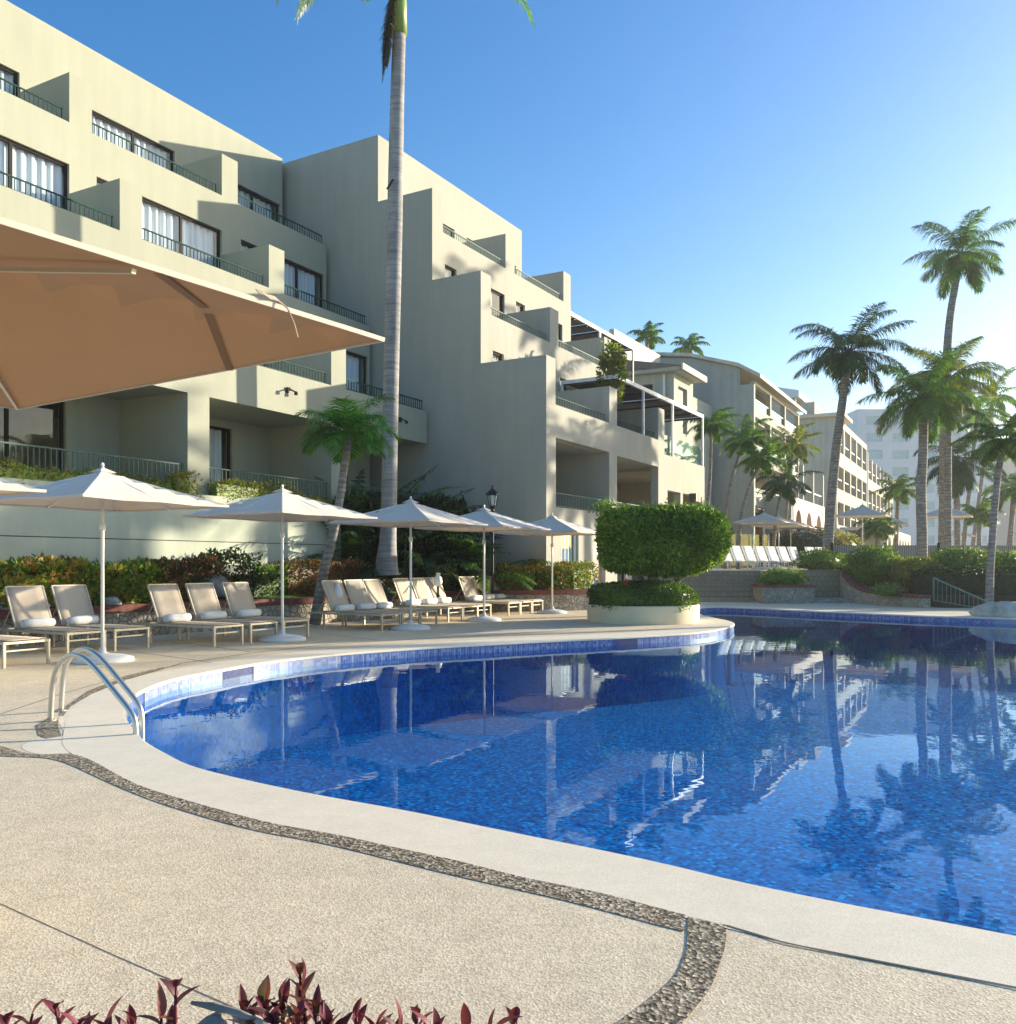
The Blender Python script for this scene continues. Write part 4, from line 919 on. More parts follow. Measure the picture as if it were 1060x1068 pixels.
o=sm.build('tie_strap',simple('tan_strap',(.45,.33,.22),.8),bg); md=o.modifiers.new('t','SOLIDIFY'); md.thickness=.003

# ================================================================== sun loungers
def make_lounger(white=False):
    e=empty('sun_lounger',(0,0,0)); fm=M['lframe'] if not white else M['whiteframe']; sl=M['sling'] if not white else M['towel']
    f=MB(); f.box(0,1.95,-.035,0,.30,.335); f.box(0,1.95,-.65,-.615,.30,.335); f.box(0,.035,-.615,-.035,.302,.333); f.box(1.915,1.95,-.615,-.035,.302,.333); f.box(.05,.07,-.61,-.04,.20,.22)
    f.box(1.28,1.31,-.615,-.035,.30,.325); f.build('frame',fm,e)
    for x in (.002,1.5):
        for y in (-.036,-.65): MB().box(x,x+.036,y+.002,y+.036,0,.299).build('leg',fm,e)
    s=MB(); k=8; vs=[]
    for i in range(k+1):
        x=.03+1.27*i/k
        for j in range(5): y=-.04-.57*j/4; vs.append((x,y,.345-.012*math.sin(math.pi*j/4)*math.sin(math.pi*i/k)))
    s.add(vs,[(i*5+j,(i+1)*5+j,(i+1)*5+j+1,i*5+j+1) for i in range(k) for j in range(4)]); o=s.build('seat',sl,e,True); md=o.modifiers.new('t','SOLIDIFY'); md.thickness=.008
    b=MB(); vs=[]; x0,z0,x1,z1=1.30,.36,1.58,.99
    for i in range(k+1):
        u=i/k
        for j in range(5):
            y=-.035-.58*j/4; d=.012*math.sin(math.pi*j/4)*math.sin(math.pi*u); vs.append((x0+(x1-x0)*u+d,y,z0+(z1-z0)*u-d*.5))
    b.add(vs,[(i*5+j,(i+1)*5+j,(i+1)*5+j+1,i*5+j+1) for i in range(k) for j in range(4)]); o=b.build('backrest',sl,e,True); md=o.modifiers.new('t','SOLIDIFY'); md.thickness=.008
    bf=MB(); bf.bar((x0,-.02,z0-.01),(x1,-.02,z1),.025,.03); bf.bar((x0,-.63,z0-.01),(x1,-.63,z1),.025,.03); bf.bar((x1,-.03,z1),(x1,-.62,z1),.024,.024); bf.build('back_frame',fm,o)
    pr=MB(); pr.bar((x0+.16,-.06,z0+.34),(1.72,-.06,.32),.018); pr.bar((x0+.16,-.59,z0+.34),(1.72,-.59,.32),.018); pr.bar((1.72,-.05,.325),(1.72,-.6,.325),.018); pr.build('back_prop',fm,e)
    return e
def make_towel():
    mb=MB(); n=20; prof=[]
    # rolled towel along local y, with a spiral on its ends
    pts=[(0,-.25,0),(0,-.245,0),(0,-.1,0),(0,0,0),(0,.1,0),(0,.245,0),(0,.25,0)]
    mb.tube(pts,[.045,.066,.072,.073,.071,.065,.045],24)
    k=30; vs=[]
    for sgn in (-1,1):
        o=len(mb.v)
        for i in range(k):
            a=i*.5; r=.008+.05*i/k; mb.v+=[(r*math.cos(a),sgn*.252,r*math.sin(a)),((r+.006)*math.cos(a),sgn*.262,(r+.006)*math.sin(a))]
        for i in range(k-1): mb.f.append((o+2*i,o+2*i+2,o+2*i+3,o+2*i+1))
    mb.bar((.055,-.24,-.06),(.075,.24,-.045),.012,.03)
    return mb.build('rolled_towel',M['towel'],None,True)
lo=make_lounger(); tw=make_towel(); AZ=R(151); first=True
groups=[((-6.5,11.45),.80,1,'left'),((-6.47,13.04),.80,2,'ladder'),((-4.76,14.4),.80,3,'second'),((-2.52,17.8),.68,3,'palm'),((-1.375,20.5),.66,3,'lantern'),((.02,23.2),.68,3,'corner')]
names={'left':['sand coloured sun lounger cut by the left edge of the photo'],
'ladder':['sand coloured sun lounger behind the ladder, left of the first umbrella pole','sand coloured sun lounger crossed by the first umbrella pole'],
'second':['left lounger of the three by the second umbrella, left of the leaning palm','middle lounger of the three by the second umbrella','right lounger of the three by the second umbrella, partly behind its pole'],
'palm':['shaded grey lounger right against the leaning palm trunk','middle lounger of the three between leaning palm and third umbrella','lounger left of the third umbrella pole, right one of its three'],
'lantern':['lounger directly behind the third umbrella pole','middle lounger of the three between third and fourth umbrella poles','right lounger of the three between third and fourth umbrella poles'],
'corner':['lounger left of the fourth umbrella pole, leftmost of the last three','lounger directly behind the fourth umbrella pole, middle of the last three','last lounger of the row, nearest the corner of the stepped wing']}
for (p,pitch,cnt,key) in groups:
    for i in range(cnt):
        x=p[0]+DA[0]*pitch*i; y=p[1]+DA[1]*pitch*i; nm=names[key][i]; az=AZ+random.Random(hash(nm)%999 if 0 else len(nm)*7+i).uniform(-.02,.02)
        place(lo,(x,y,0),az,nm,'sun lounger','sun loungers along the pool edge')
        tx,ty=1.2,-.325; c_,s_=math.cos(az),math.sin(az)
        place(tw,(x+c_*tx-s_*ty,y+s_*tx+c_*ty,.425),az,'white rolled towel, '+{'left':'at the left photo edge','ladder':'behind the ladder','second':'by the second umbrella','palm':'next to the leaning palm','lantern':'around the third umbrella','corner':'in the last group of three'}[key]+', '+['nearest one','next one','farthest one'][i],'towel','white rolled towels on the loungers')
wl=make_lounger(True); d_=(.80,.60); azw=R(126)
for i in range(9):
    x=8.95+d_[0]*.78*i+(.3 if i>6 else 0); y=35.4+d_[1]*.78*i
    place(wl,(x+.5,y-.4,1.1),azw,['leftmost','second from the left','third from the left','fourth from the left','fifth from the left','sixth from the left','seventh from the left','second from the right','rightmost'][i]+' of the white loungers at the top of the stone steps','sun lounger','white loungers on the upper terrace')
# ================================================================== ladder
def ladrail(off):
    bx,by=-3.93+off[0],7.63+off[1]; ex,ey=.857,-.518
    prof=[(0,0),(.015,.16),(.04,.33),(.1,.46),(.2,.545),(.32,.585),(.44,.575),(.56,.53),(.70,.445),(.85,.34),(1.0,.235),(1.09,.165),(1.135,.10),(1.15,.0),(1.152,-.2),(1.152,-.9)]
    pr=cat_rom(prof,4,False)
    return [(bx+ex*h,by+ey*h,z) for h,z in pr]
ld=empty('pool_ladder',(-3.93,7.63,0)); tag(ld,'curved steel pool ladder handrails at the rounded end of the pool','pool ladder')
def relp(pts): return [(x+3.93,y-7.63,z) for x,y,z in pts]
for off in ((0,0),(-.16,.5)):
    r_=MB().tube(relp(ladrail(off)),.0235,14).build('handrail',M['chrome'],ld,True)
    MB().lathe([(.001,.004),(.05,.004),(.05,.014),(.028,.022)],20,(off[0],off[1],0)).build('escutcheon',M['chrome'],r_)
for z in (-.35,-.65): MB().bar((.857*1.152,-.518*1.152,z),(.857*1.152-.16,-.518*1.152+.5,z),.09,.03).build('rung',M['chrome'],ld)
# ================================================================== round planter with topiary
pl=empty('round_planter',(3.17,20.88,0)); tag(pl,'round cream planter wall on the rounded pool deck','planter')
MB().lathe([(1.30,0.002),(1.31,.38),(1.29,.41),(1.15,.41),(1.13,.38),(1.13,.3)],72).build('rim_wall',M['planter'],pl,True)
MB().lathe([(.001,.33),(1.135,.32)],40).build('soil',M['soil'],pl)
mb=MB(); rr=random.Random(21)
for k in range(26):
    pass
bush(mb,(3.17,20.88,.56),1.2,1.2,.36,.06,15000,rr,.12,core=.9,pw=3)
tag(mb.build('ring_hedge',M['hedgedark']),'low clipped ring of hedge growing in the round cream planter','hedge')
tp=empty('topiary_tree',(3.45,20.95,.33)); tag(tp,'clipped drum shaped topiary tree rising from the round planter','tree')
t_=MB(); t_.tube([(.05,.0,0),(.0,.02,.4),(-.05,0,.8),(0,0,1.2)],[.16,.13,.12,.1],10); t_.tube([(.1,.0,.0),(.35,.1,.45),(.8,0,.85),(1.1,0,1.1)],[.1,.08,.06,.04],8); t_.tube([(-.05,0,.1),(-.25,-.1,.5),(-.4,0,.9)],[.09,.07,.05],8); t_.build('trunk',M['bark'],tp,True)
mb=MB(); bush(mb,(.18,0,1.56),1.47,1.42,.77,.10,26000,random.Random(4),.12,core=.86,pw=3.6)
mb.v=[(x*(1-.05*max(0,1.5-z)),y*(1-.05*max(0,1.5-z)),z) for x,y,z in mb.v]
rt=random.Random(9)
for q in range(60):   # stray shoots
    a=rt.uniform(0,6.28); r=rt.uniform(.3,1.5); P=Vector((.18+r*math.cos(a),r*math.sin(a),2.24))
    for j in range(7): leaf(mb,P+Vector((0,0,j*.03)),(rdir(rt)+Vector((0,0,.5))).normalized(),rdir(rt),.07,.035)
for q in range(500):
    P=Vector((-1.2+rt.gauss(0,.12),-.5+rt.gauss(0,.2),2.3+rt.gauss(0,.09))); leaf(mb,P,(rdir(rt)+Vector((0,0,.4))).normalized(),rdir(rt),.08,.035)
mb.build('crown',M['hedge'],tp)
fl=MB(); 
for q in range(40): leaf(fl,Vector((2.62+rt.gauss(0,.05),19.9+rt.gauss(0,.04),.93+rt.gauss(0,.04))),rdir(rt),rdir(rt),.05,.03)
tag(fl.build('red_flower',simple('red_petal',(.5,.03,.02),.6)),'small red flower cluster in the ring hedge of the round planter','flower')

# ================================================================== upper terrace, steps, right hand garden
mb=MB(); mb.prism([(4.2,33.4),(9.4,33.4),(9.4,32.1),(12.2,32.1),(12.2,33.0),(16,31.5),(26,27),(70,20),(120,90),(120,200),(-60,200),(-30,60),(2,38)],.0,1.1); tag(mb.build('upper_terrace',M['deck']),kind='structure')
st=empty('stone_steps',(7.1,31.3,0)); tag(st,'wide tiled stone steps climbing from the pool to the upper terrace','steps')
for i in range(7): MB().box(-2.4,2.3,.3*i,2.1,i*1.1/7+.0,(i+1)*1.1/7-.003).build('step',M['step'],st)
mb=MB().box(9.41,12.19,31.95,32.097,0,1.13); tag(mb.build('tiled_wall',M['step']),'brown tiled terrace wall beside the steps','wall')
sp_=empty('stone_planter',(8.7,30.3,0)); tag(sp_,'low stone planter box with red brick rim at the foot of the steps','planter')
MB().box(0,1.75,0,1.3,0,.54).build('stone_box',M['stone'],sp_); q=MB(); q.box(-.04,1.79,-.04,.2,.543,.63); q.box(-.04,1.79,1.1,1.34,.543,.63); q.box(-.04,.2,.2,1.1,.543,.627); q.box(1.55,1.79,.2,1.1,.543,.627); q.build('brick_rim',M['brick'],sp_)
MB().box(.2,1.55,.2,1.1,.5,.58).build('soil',M['soil'],sp_)
mb=MB(); bush(mb,(9.6,31.0,.85),.85,.55,.33,.07,2200,random.Random(31)); tag(mb.build('shrub',M['shrub']),'low spreading green shrub in the stone planter box by the steps','shrub')
mb=MB().box(10.55,12.3,30.6,31.9,0,.16); tag(mb.build('stone_kerb',M['stone']),'low stone ledge between planter box and curved garden wall','ledge')
cw=[(at(881,31.4),31.4),(at(885,31.0),31.0),(at(893,30.5),30.5),(at(905,29.9),29.9),(at(930,28.7),28.7),(at(967,27.2),27.2)]
zt=[1.22,.95,.68,.50,.42,.38]
cz=cat_rom([(a[0],a[1],z) for a,z in zip(cw,zt)],5,False)
gw=empty('curved_garden_wall',(0,0,0)); tag(gw,'stone garden wall sweeping down with a curved red brick coping','wall')
strip_wall('stone_face',[(p[0],p[1]) for p in cz],.3,0,0,M['stone'],gw,[p[2]-.1 for p in cz])
strip_wall('brick_coping',[(p[0],p[1]) for p in cz],.36,[p[2]-.097 for p in cz],0,M['brick'],gw,[p[2] for p in cz])
mb=MB(); mb.prism([(11.95,31.4),(12.2,30.2),(12.9,28.8),(13.3,27.3),(17,26.4),(26,24.5),(26,26.95),(16,31.45),(12.22,32.95)],0,.36); tag(mb.build('garden_bed',M['soil']),kind='structure')
def bushes(px,Y,zc,rx,rzv,L,n_,m,label,seed,ry=None,cat='bush',name='bush'):
    mb=MB(); bush(mb,(at(px,Y),Y,zc),rx,ry or rx,rzv,L,n_,random.Random(seed),.3); return tag(mb.build(name,M[m]),label,cat)
bushes(912,31.0,1.25,.95,.68,.09,6000,'shrub','large green bush filling the curve of the garden wall',41)
bushes(955,29.9,1.05,.85,.5,.09,5000,'crotongold','yellow topped bush right of the large green one',42)
bushes(1003,30.5,1.25,1.15,.62,.1,5200,'shrub','loose green and white shrub above the green stair railing',43)
bushes(925,28.3,.5,.4,.18,.07,600,'shrub','small tuft of leaves at the foot of the large bush',44)
bushes(1045,31,1.1,1.0,.6,.1,4200,'shrub','light green shrub behind the slim palm trunk at the right edge',45)
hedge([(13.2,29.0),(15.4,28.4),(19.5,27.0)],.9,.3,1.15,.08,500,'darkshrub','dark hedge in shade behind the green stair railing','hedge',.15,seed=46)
bushes(858,36,1.45,1.05,.45,.09,3600,'shrub','low bush on the terrace edge under the bent palm trunk',47)
bushes(832,50,2.1,2.2,1.2,.14,4500,'darkshrub','dark rounded bush behind the terrace parasols',48)
bushes(862,58,2.2,2.2,1.4,.2,2500,'crotongold','yellow flowering shrub in front of the arcade',49)
# green stair railing
gr=empty('stair_railing',(at(974,27.0),27.0,0)); tag(gr,'dark green metal railing sloping down beside the slim palm','railing')
x1=at(1040,25.6)-at(974,27.0); y1=-1.4; MB().bar((0,0,.92),(x1,y1,.13),.04).build('handrail',M['stairrail'],gr)
q=MB()
for i in range(15):
    u=i/14; zt_=.92+(.13-.92)*u; q.bar((x1*u,y1*u,max(-.02,.22-.3*u)),(x1*u,y1*u,zt_),.016 if i%14 else .04)
q.bar((0,0,.24),(x1,y1,-.02),.025); q.build('baluster',M['stairrail'],gr)
rock('rock',(at(1033,22.9),22.9,.1),(.42,.4,.24),'rockpale','sand coloured artificial rock on the far pool edge at the right',7.1)
rock('rock',(at(1056,22.6),22.6,.12),(.5,.45,.3),'rockpale','larger sand coloured rock cut by the right edge of the photo',9.4)
# fence
fe=empty('board_fence',(13.3,36.6,1.1),math.atan2(1.6,12.5)); tag(fe,'grey brown vertical board fence behind the right hand bushes','fence')
MB().box(0,7.0,0,.05,.1,1.02).build('board_panel',M['fence'],fe); MB().box(7.1,14,0,.05,.1,1.02).build('board_panel',M['fence'],fe)
for x in (-.03,2.3,4.7,7.0,9.4,11.7,14): MB().box(x,x+.1,-.06,.0-.002,0,1.12).build('post',M['frame'],fe)
gf=empty('glass_screen',(10.5,44,1.1),math.atan2(2.3,3.0)); tag(gf,'pale green glass screen behind the white loungers','screen')
MB().box(0,3.9,0,.02,.05,1.75).build('pane',M['glassrail'],gf)
for x in (0,1.3,2.6,3.9): MB().box(x-.02,x+.02,-.03,-.002,0,1.8).build('post',M['whiteframe'],gf)
# ================================================================== palms
def palm(name,base,pts,radii,cr,label,cat='palm tree',bark='bark',leafm='frond',extra=None,coco=False,grp=None):
    # pts: offsets from base; cr = dict for crown()
    e=empty(name,base); tag(e,label,cat,grp)
    sm=cat_rom(pts,5,False); k=len(sm); rs=[]
    for i in range(k):
        u=i/(k-1)*(len(radii)-1); j=min(int(u),len(radii)-2); rs.append(radii[j]+(radii[j+1]-radii[j])*(u-j))
    MB().tube(sm,rs,14).build('trunk',M[bark],e,True)
    mb=MB(); crown(mb,pts[-1],**cr); mb.build('crown',M[leafm],e)
    if coco:
        c=MB(); rr=random.Random(cr['seed'])
        for i in range(7): 
            a=i*.9; r=.12; cx,cy,cz_=pts[-1][0]+.2*math.cos(a),pts[-1][1]+.2*math.sin(a),pts[-1][2]-.25+rr.uniform(-.08,.08)
            c.lathe([(.001,-r),(r*.7,-r*.7),(r,0),(r*.7,r*.8),(.001,r)],8,(cx,cy,cz_))
        c.build('coconuts',M['coconut'],e,True)
    return e
def rel(base,Y,lst,z0):  # list of (px,py,Yoffset) -> offsets
    return [(at(px,Y+dy)-base[0],dy+Y-base[1],zat(py,Y+dy)-z0) for px,py,dy in lst]
# tall smooth palm
Y=22.7; b_=(at(404,Y),Y,.5)
tall=palm('royal_palm',b_,rel(b_,Y,[(403.5,600,0),(403.5,585,0),(405.5,540,0),(408,400,0),(411.5,250,0),(414,120,0),(416.5,36,0)],.5),[.33,.29,.215,.20,.20,.20,.18,.165],
  dict(n=3,length=.5,leafL=.2,seed=3),'tall royal palm with a smooth pale trunk rising past the top of the photo',bark='palebark')
for ch in list(tall.children):
    if ch.name.startswith('crown'): bpy.data.objects.remove(ch)
top=rel(b_,Y,[(416.5,36,0),(417,5,0),(418,-26,0)],.5)
MB().tube(top,[.2,.18,.11],12).build('crown_shaft',M['shaft'],tall,True)
mb=MB(); rr=random.Random(8); tc=top[-1]
for i,(az,el,L,bd) in enumerate([(R(178),.6,3.9,2.05),(R(2),.65,4.8,2.0),(R(12),.5,4.2,1.9),(R(170),.45,3.4,1.9),(R(150),.9,3.0,1.3),(R(30),.9,3.2,1.2),(R(-40),.9,3.0,1.3),(R(-120),.9,2.9,1.3),(R(80),1.0,3,1.4),(R(-80),1.1,3,1.3),(R(120),.8,2.8,1.3),(R(60),.9,2.9,1.3),(R(10),1.2,3,1.1),(R(200),1.2,3,1.2)]):
    frond(mb,tc,az,el,L,bd,.62,rr,14,5,.7,.035,.15)
mb.build('crown',M['frond'],tall)
mb=MB()
for i in range(3): frond(mb,(tc[0]-.16,tc[1]-.12,tc[2]-.3-.1*i),R(185+22*i),-1.42,2.5-.25*i,.1,.42,rr,12,9,.55,.03,.05)
mb.build('dry_frond',M['deadfrond'],tall)
MB().bar(rel(b_,Y,[(410,187,-.25)],.5)[0],rel(b_,Y,[(404,197,-.3)],.5)[0],.05).build('trunk_spotlight',M['frame'],tall)
# leaning small palm
Y=19.5; b_=(at(328.5,Y),Y,0)
palm('coconut_palm',b_,rel(b_,Y,[(328.5,651,0),(338,596,0),(346,565,0),(352.5,532,0),(359,490,.1),(365,452,.2)],0),[.13,.11,.095,.09,.085,.08],
  dict(n=22,length=1.35,leafL=.5,seed=11,elmin=-.3,elmax=1.35,bend=(1.2,2.1),droop=.4,per=8,npts=12,w=.02),'small leaning palm with a curved trunk in front of the ground floor balconies',leafm='frondbright')
# right hand palms
def rp(nm,Y,tr,z0,rad,label,**k):
    tr=[(a,b-12*(j/(len(tr)-1))) for j,(a,b) in enumerate(tr)]; b_=(at(tr[0][0],Y),Y,z0); pts=rel(b_,Y,[(a,b,0) for a,b in tr],z0); pts[0]=(0,0,0)
    rad=[r*.84 for r in rad]
    kw=dict(n=22,length=2.9,leafL=.78,seed=1,elmin=-.6,elmax=1.35,bend=(.9,1.9),droop=.8,per=8,npts=15,w=.03); lm=k.pop('leafm','frond'); coco=k.pop('coco',False); grp=k.pop('grp',None); kw.update(k)
    return palm(nm,b_,pts,rad,kw,label,leafm=lm,coco=coco,grp=grp)
rp('coconut_palm',37,[(862,590),(864,570),(868,520),(873,470),(880,420),(886,378)],1.0,[.3,.26,.23,.2,.18],'palm with a bent trunk and wide crown left of the taller palms',length=2.95,seed=21,coco=True,leafm='froddark')
rp('coconut_palm',40,[(984,592),(985,540),(985.5,470),(986,420),(990,350),(997,305),(1003,276)],1.0,[.3,.27,.26,.24,.2,.18,.17],'tallest palm on the right with its crown high above the others',length=2.75,seed=33,elmax=1.45,elmin=-.85,leafm='frond',coco=True,bend=(.9,1.6))
rp('coconut_palm',35,[(962,595),(962,560),(961,520),(963,480),(964,425)],1.0,[.26,.24,.23,.21,.19],'shorter palm with drooping olive fronds in front of the white tower',length=2.7,seed=44,leafm='frond',elmin=-.85,coco=True,n=26)
rp('coconut_palm',38.5,[(989,592),(989,540),(989,480),(990,405)],1.0,[.2,.19,.18,.17],'palm whose yellow green crown surrounds the tallest palm trunk',length=2.5,seed=52,leafm='frondyel',elmin=-.95,n=26)
rp('coconut_palm',26.6,[(1032,636),(1033,600),(1036,560),(1041,505),(1048,470)],0.0,[.16,.13,.12,.11,.1],'slim palm at the right edge growing beside the pool rock',length=1.55,leafL=.4,seed=61,leafm='shrub',w=.03)
rp('coconut_palm',48,[(1000,592),(999,560),(998,520),(997,490)],1.0,[.2,.18,.16],'dark palm seen between the straight trunk and the slim palm',length=3.0,seed=71,leafm='froddark',elmin=-1.2,n=22)
for i,(px,py,bpx,Y,L) in enumerate([(1020,440,1003,60,3.2),(1036,425,1012,66,3.2),(1066,470,1050,55,3.2),(1058,520,1052,50,2.4),(1022,548,1021,56,1.5),(937,523,934,58,1.9),(915,560,916,52,1.4)]):
    rp('distant_palm',Y,[(bpx,592),((bpx*2+px)/3,(592*2+py)/3),((bpx+px*2)/3,(592+py*2)/3),(px,py)],1.0,[.2,.17,.15,.13],['hazy leaning palm behind the slim palm, left one of two','hazy leaning palm behind the slim palm, right one of two','hazy palm cut by the right edge','low hazy palm under the one cut by the right edge','little hazy palm under the right parasol edge','little palm at the end of the far row of buildings','tuft palm in front of the far arcade'][i],length=L,seed=80+i,n=18,per=3,leafL=.6,w=.07,leafm='frond' if i<4 else 'shrub')
for i,(tr,Y,L,lb) in enumerate([([(740,590),(738,540),(741,500),(742,455)],46,1.7,'thin palm against the shaded side wall, leftmost of its group'),([(757,590),(756,550),(764,505),(778,470)],44,1.8,'thin palm with a bent trunk, second of the group at the side wall'),([(770,590),(772,550),(782,515),(796,490)],43,1.5,'lower palm of the group at the side wall with a leaning trunk'),([(818,590),(820,550),(823,510),(828,476)],50,2.0,'bright palm in front of the three balcony bays'),([(806,590),(808,560),(812,535),(818,516)],46,1.9,'deep green low palm beside the bright one')]):
    rp('slender_palm',Y,tr,1.0,[.13,.11,.1,.09],lb,length=L,seed=100+i,n=18,per=4,leafL=.5,w=.045,elmin=-.6,leafm='frond' if i in (0,1,2) else ('frondyel' if i==3 else 'froddark'))
for i,(px,py,Y,z0,L,lb) in enumerate([(675,364,62,12,1.6,'palm crown poking above the roofs, left one of two'),(718,374,66,12,1.8,'palm crown poking above the roofs, right one of two')]):
    rp('rooftop_palm',Y,[(px,400),(px,380),(px,py)],z0,[.15,.14,.13],lb,length=L,seed=120+i,n=14,per=4,leafL=.55,w=.06,elmin=-.2)
# hanging plant between the pergolas
e=empty('hanging_plant',wpt(TH_B,5.7,.35)+(7.0,)); tag(e,'bright green arching plant spilling between the two pergolas','plant')
mb=MB(); bush(mb,(0,0,1.0),.42,.4,.95,.2,900,random.Random(9),.4,core=.5); crown(mb,(0,0,1.5),n=9,length=.7,leafL=.25,seed=9,elmin=-.4,elmax=1.2,bend=(1.6,2.4),per=5,npts=9,w=.05); mb.build('leaves',M['frondyel'],e); MB().lathe([(.001,0),(.2,0),(.28,.5),(.001,.5)],14).build('pot',M['dark'],e)
# palms standing outside the right edge; their shadows fall on the left walls
for i,(x,y,h,L) in enumerate([(19.5,29.5,8.6,2.8),(23,31.5,10.5,2.9),(26,34,12,3.0),(25.5,37,11.0,2.9),(30,31,9,3.0)]):
    b_=(x,y,.3); palm('coconut_palm',b_,[(0,0,0),(.2,.1,h*.5),(.6,.1,h)],[.2,.16,.13],dict(n=20,length=L,leafL=.6,seed=140+i,elmin=-.7,elmax=1.3,bend=(1.0,1.8),per=3,npts=11,w=.07),'palm beyond the right edge of the photo, number %s along the garden'%['one','two','three','four','five'][i])

# ================================================================== nook planting between the two wings
def nook(s,t,z,n_,L,leafL,seed,m,label,elmin=.1,el=1.4,w=.06,per=4):
    p=A_(s,t); e=empty('tropical_plant',(p[0],p[1],.5)); tag(e,label,'plant'); mb=MB(); rr=random.Random(seed); L=L*1.45; n_=n_+8; elmin=.45
    for i in range(n_):
        a=i*2.4+rr.uniform(-.3,.3); frond(mb,(rr.uniform(-.12,.12),rr.uniform(-.12,.12),0),a,el-(el-elmin)*rr.random()**1.2,L*rr.uniform(.7,1.1),rr.uniform(.8,1.7),leafL,rr,11,per,.6,w,.3)
    mb.build('leaves',M[m],e); return e
nook(-4.3,4.0,0,22,2.6,.4,201,'froddark','dark arching palm plant at the end of the retaining wall')
nook(-3.4,5.2,0,20,3.1,.45,202,'froddark','dark palm plant left of the tall trunk, under the balcony corner')
nook(-2.6,3.6,0,22,2.7,.4,203,'froddark','dark palm plant just right of the tall palm trunk')
nook(-1.9,5.0,0,20,3.3,.45,204,'frond','tallest leafy palm plant against the blank end wall')
nook(-1.3,3.4,0,20,2.6,.4,205,'froddark','palm plant below the lantern on its left')
nook(-.6,2.2,0,18,2.2,.38,206,'frond','arching palm plant right of the lantern by the wall')
nook(-.5,4.2,0,16,2.6,.4,207,'froddark','palm plant pressed to the end wall behind the lantern')
def broad(s,t,seed,label,m='shrub',h=1.6,n_=26):
    p=A_(s,t); e=empty('broadleaf_plant',(p[0],p[1],.5)); tag(e,label,'plant'); mb=MB(); rr=random.Random(seed)
    for i in range(n_):
        a=rr.uniform(0,6.28); zz=rr.uniform(.3,h); P=Vector((.3*rr.random()*math.cos(a),.3*rr.random()*math.sin(a),zz)); d=Vector((math.cos(a),math.sin(a),rr.uniform(-.2,.8))).normalized(); L=rr.uniform(.4,.75)
        sd=d.cross(Vector((0,0,1))).normalized(); k=5
        o=len(mb.v)
        for j in range(k+1):
            u=j/k; c=P+d*L*u-Vector((0,0,.45*L*u*u)); w=.13*math.sin(math.pi*(u*.9+.07)); mb.v+=[tuple(c+sd*w+Vector((0,0,.03))),tuple(c),tuple(c-sd*w+Vector((0,0,.03)))]
        for j in range(k): mb.f+=[(o+3*j,o+3*j+1,o+3*j+4,o+3*j+3),(o+3*j+1,o+3*j+2,o+3*j+5,o+3*j+4)]
    mb.build('leaves',M[m],e); MB().tube([(0,0,0),(0,0,h)],[.04,.02],6).build('stem',M['bark'],e); return e
broad(-2.2,4.0,301,'broad leaved bright plant to the left of the lantern',h=2.4)
broad(-.9,2.9,302,'broad leaved plant with drooping pale leaves behind the fourth umbrella',h=1.7)
broad(-3.0,2.9,303,'broad leaved dark plant behind the clipped hedge','darkshrub',1.4,30)
broad(-1.7,2.6,304,'broad leaved dark plant right behind the white ornament','darkshrub',1.3,30)
broad(-3.9,4.9,305,'broad leaved plant lit beside the tall trunk, high up','shrub',3.0,34)
mb=MB(); hedge_box(mb,apath((-4.6,4.3),(-2.4,3.9),(-.4,3.0)),1.9,.5,3.0,.26,260,random.Random(66),.3); tag(mb.build('undergrowth',M['darkshrub']),'dense dark undergrowth in the corner between the two wings','undergrowth',kind='stuff')

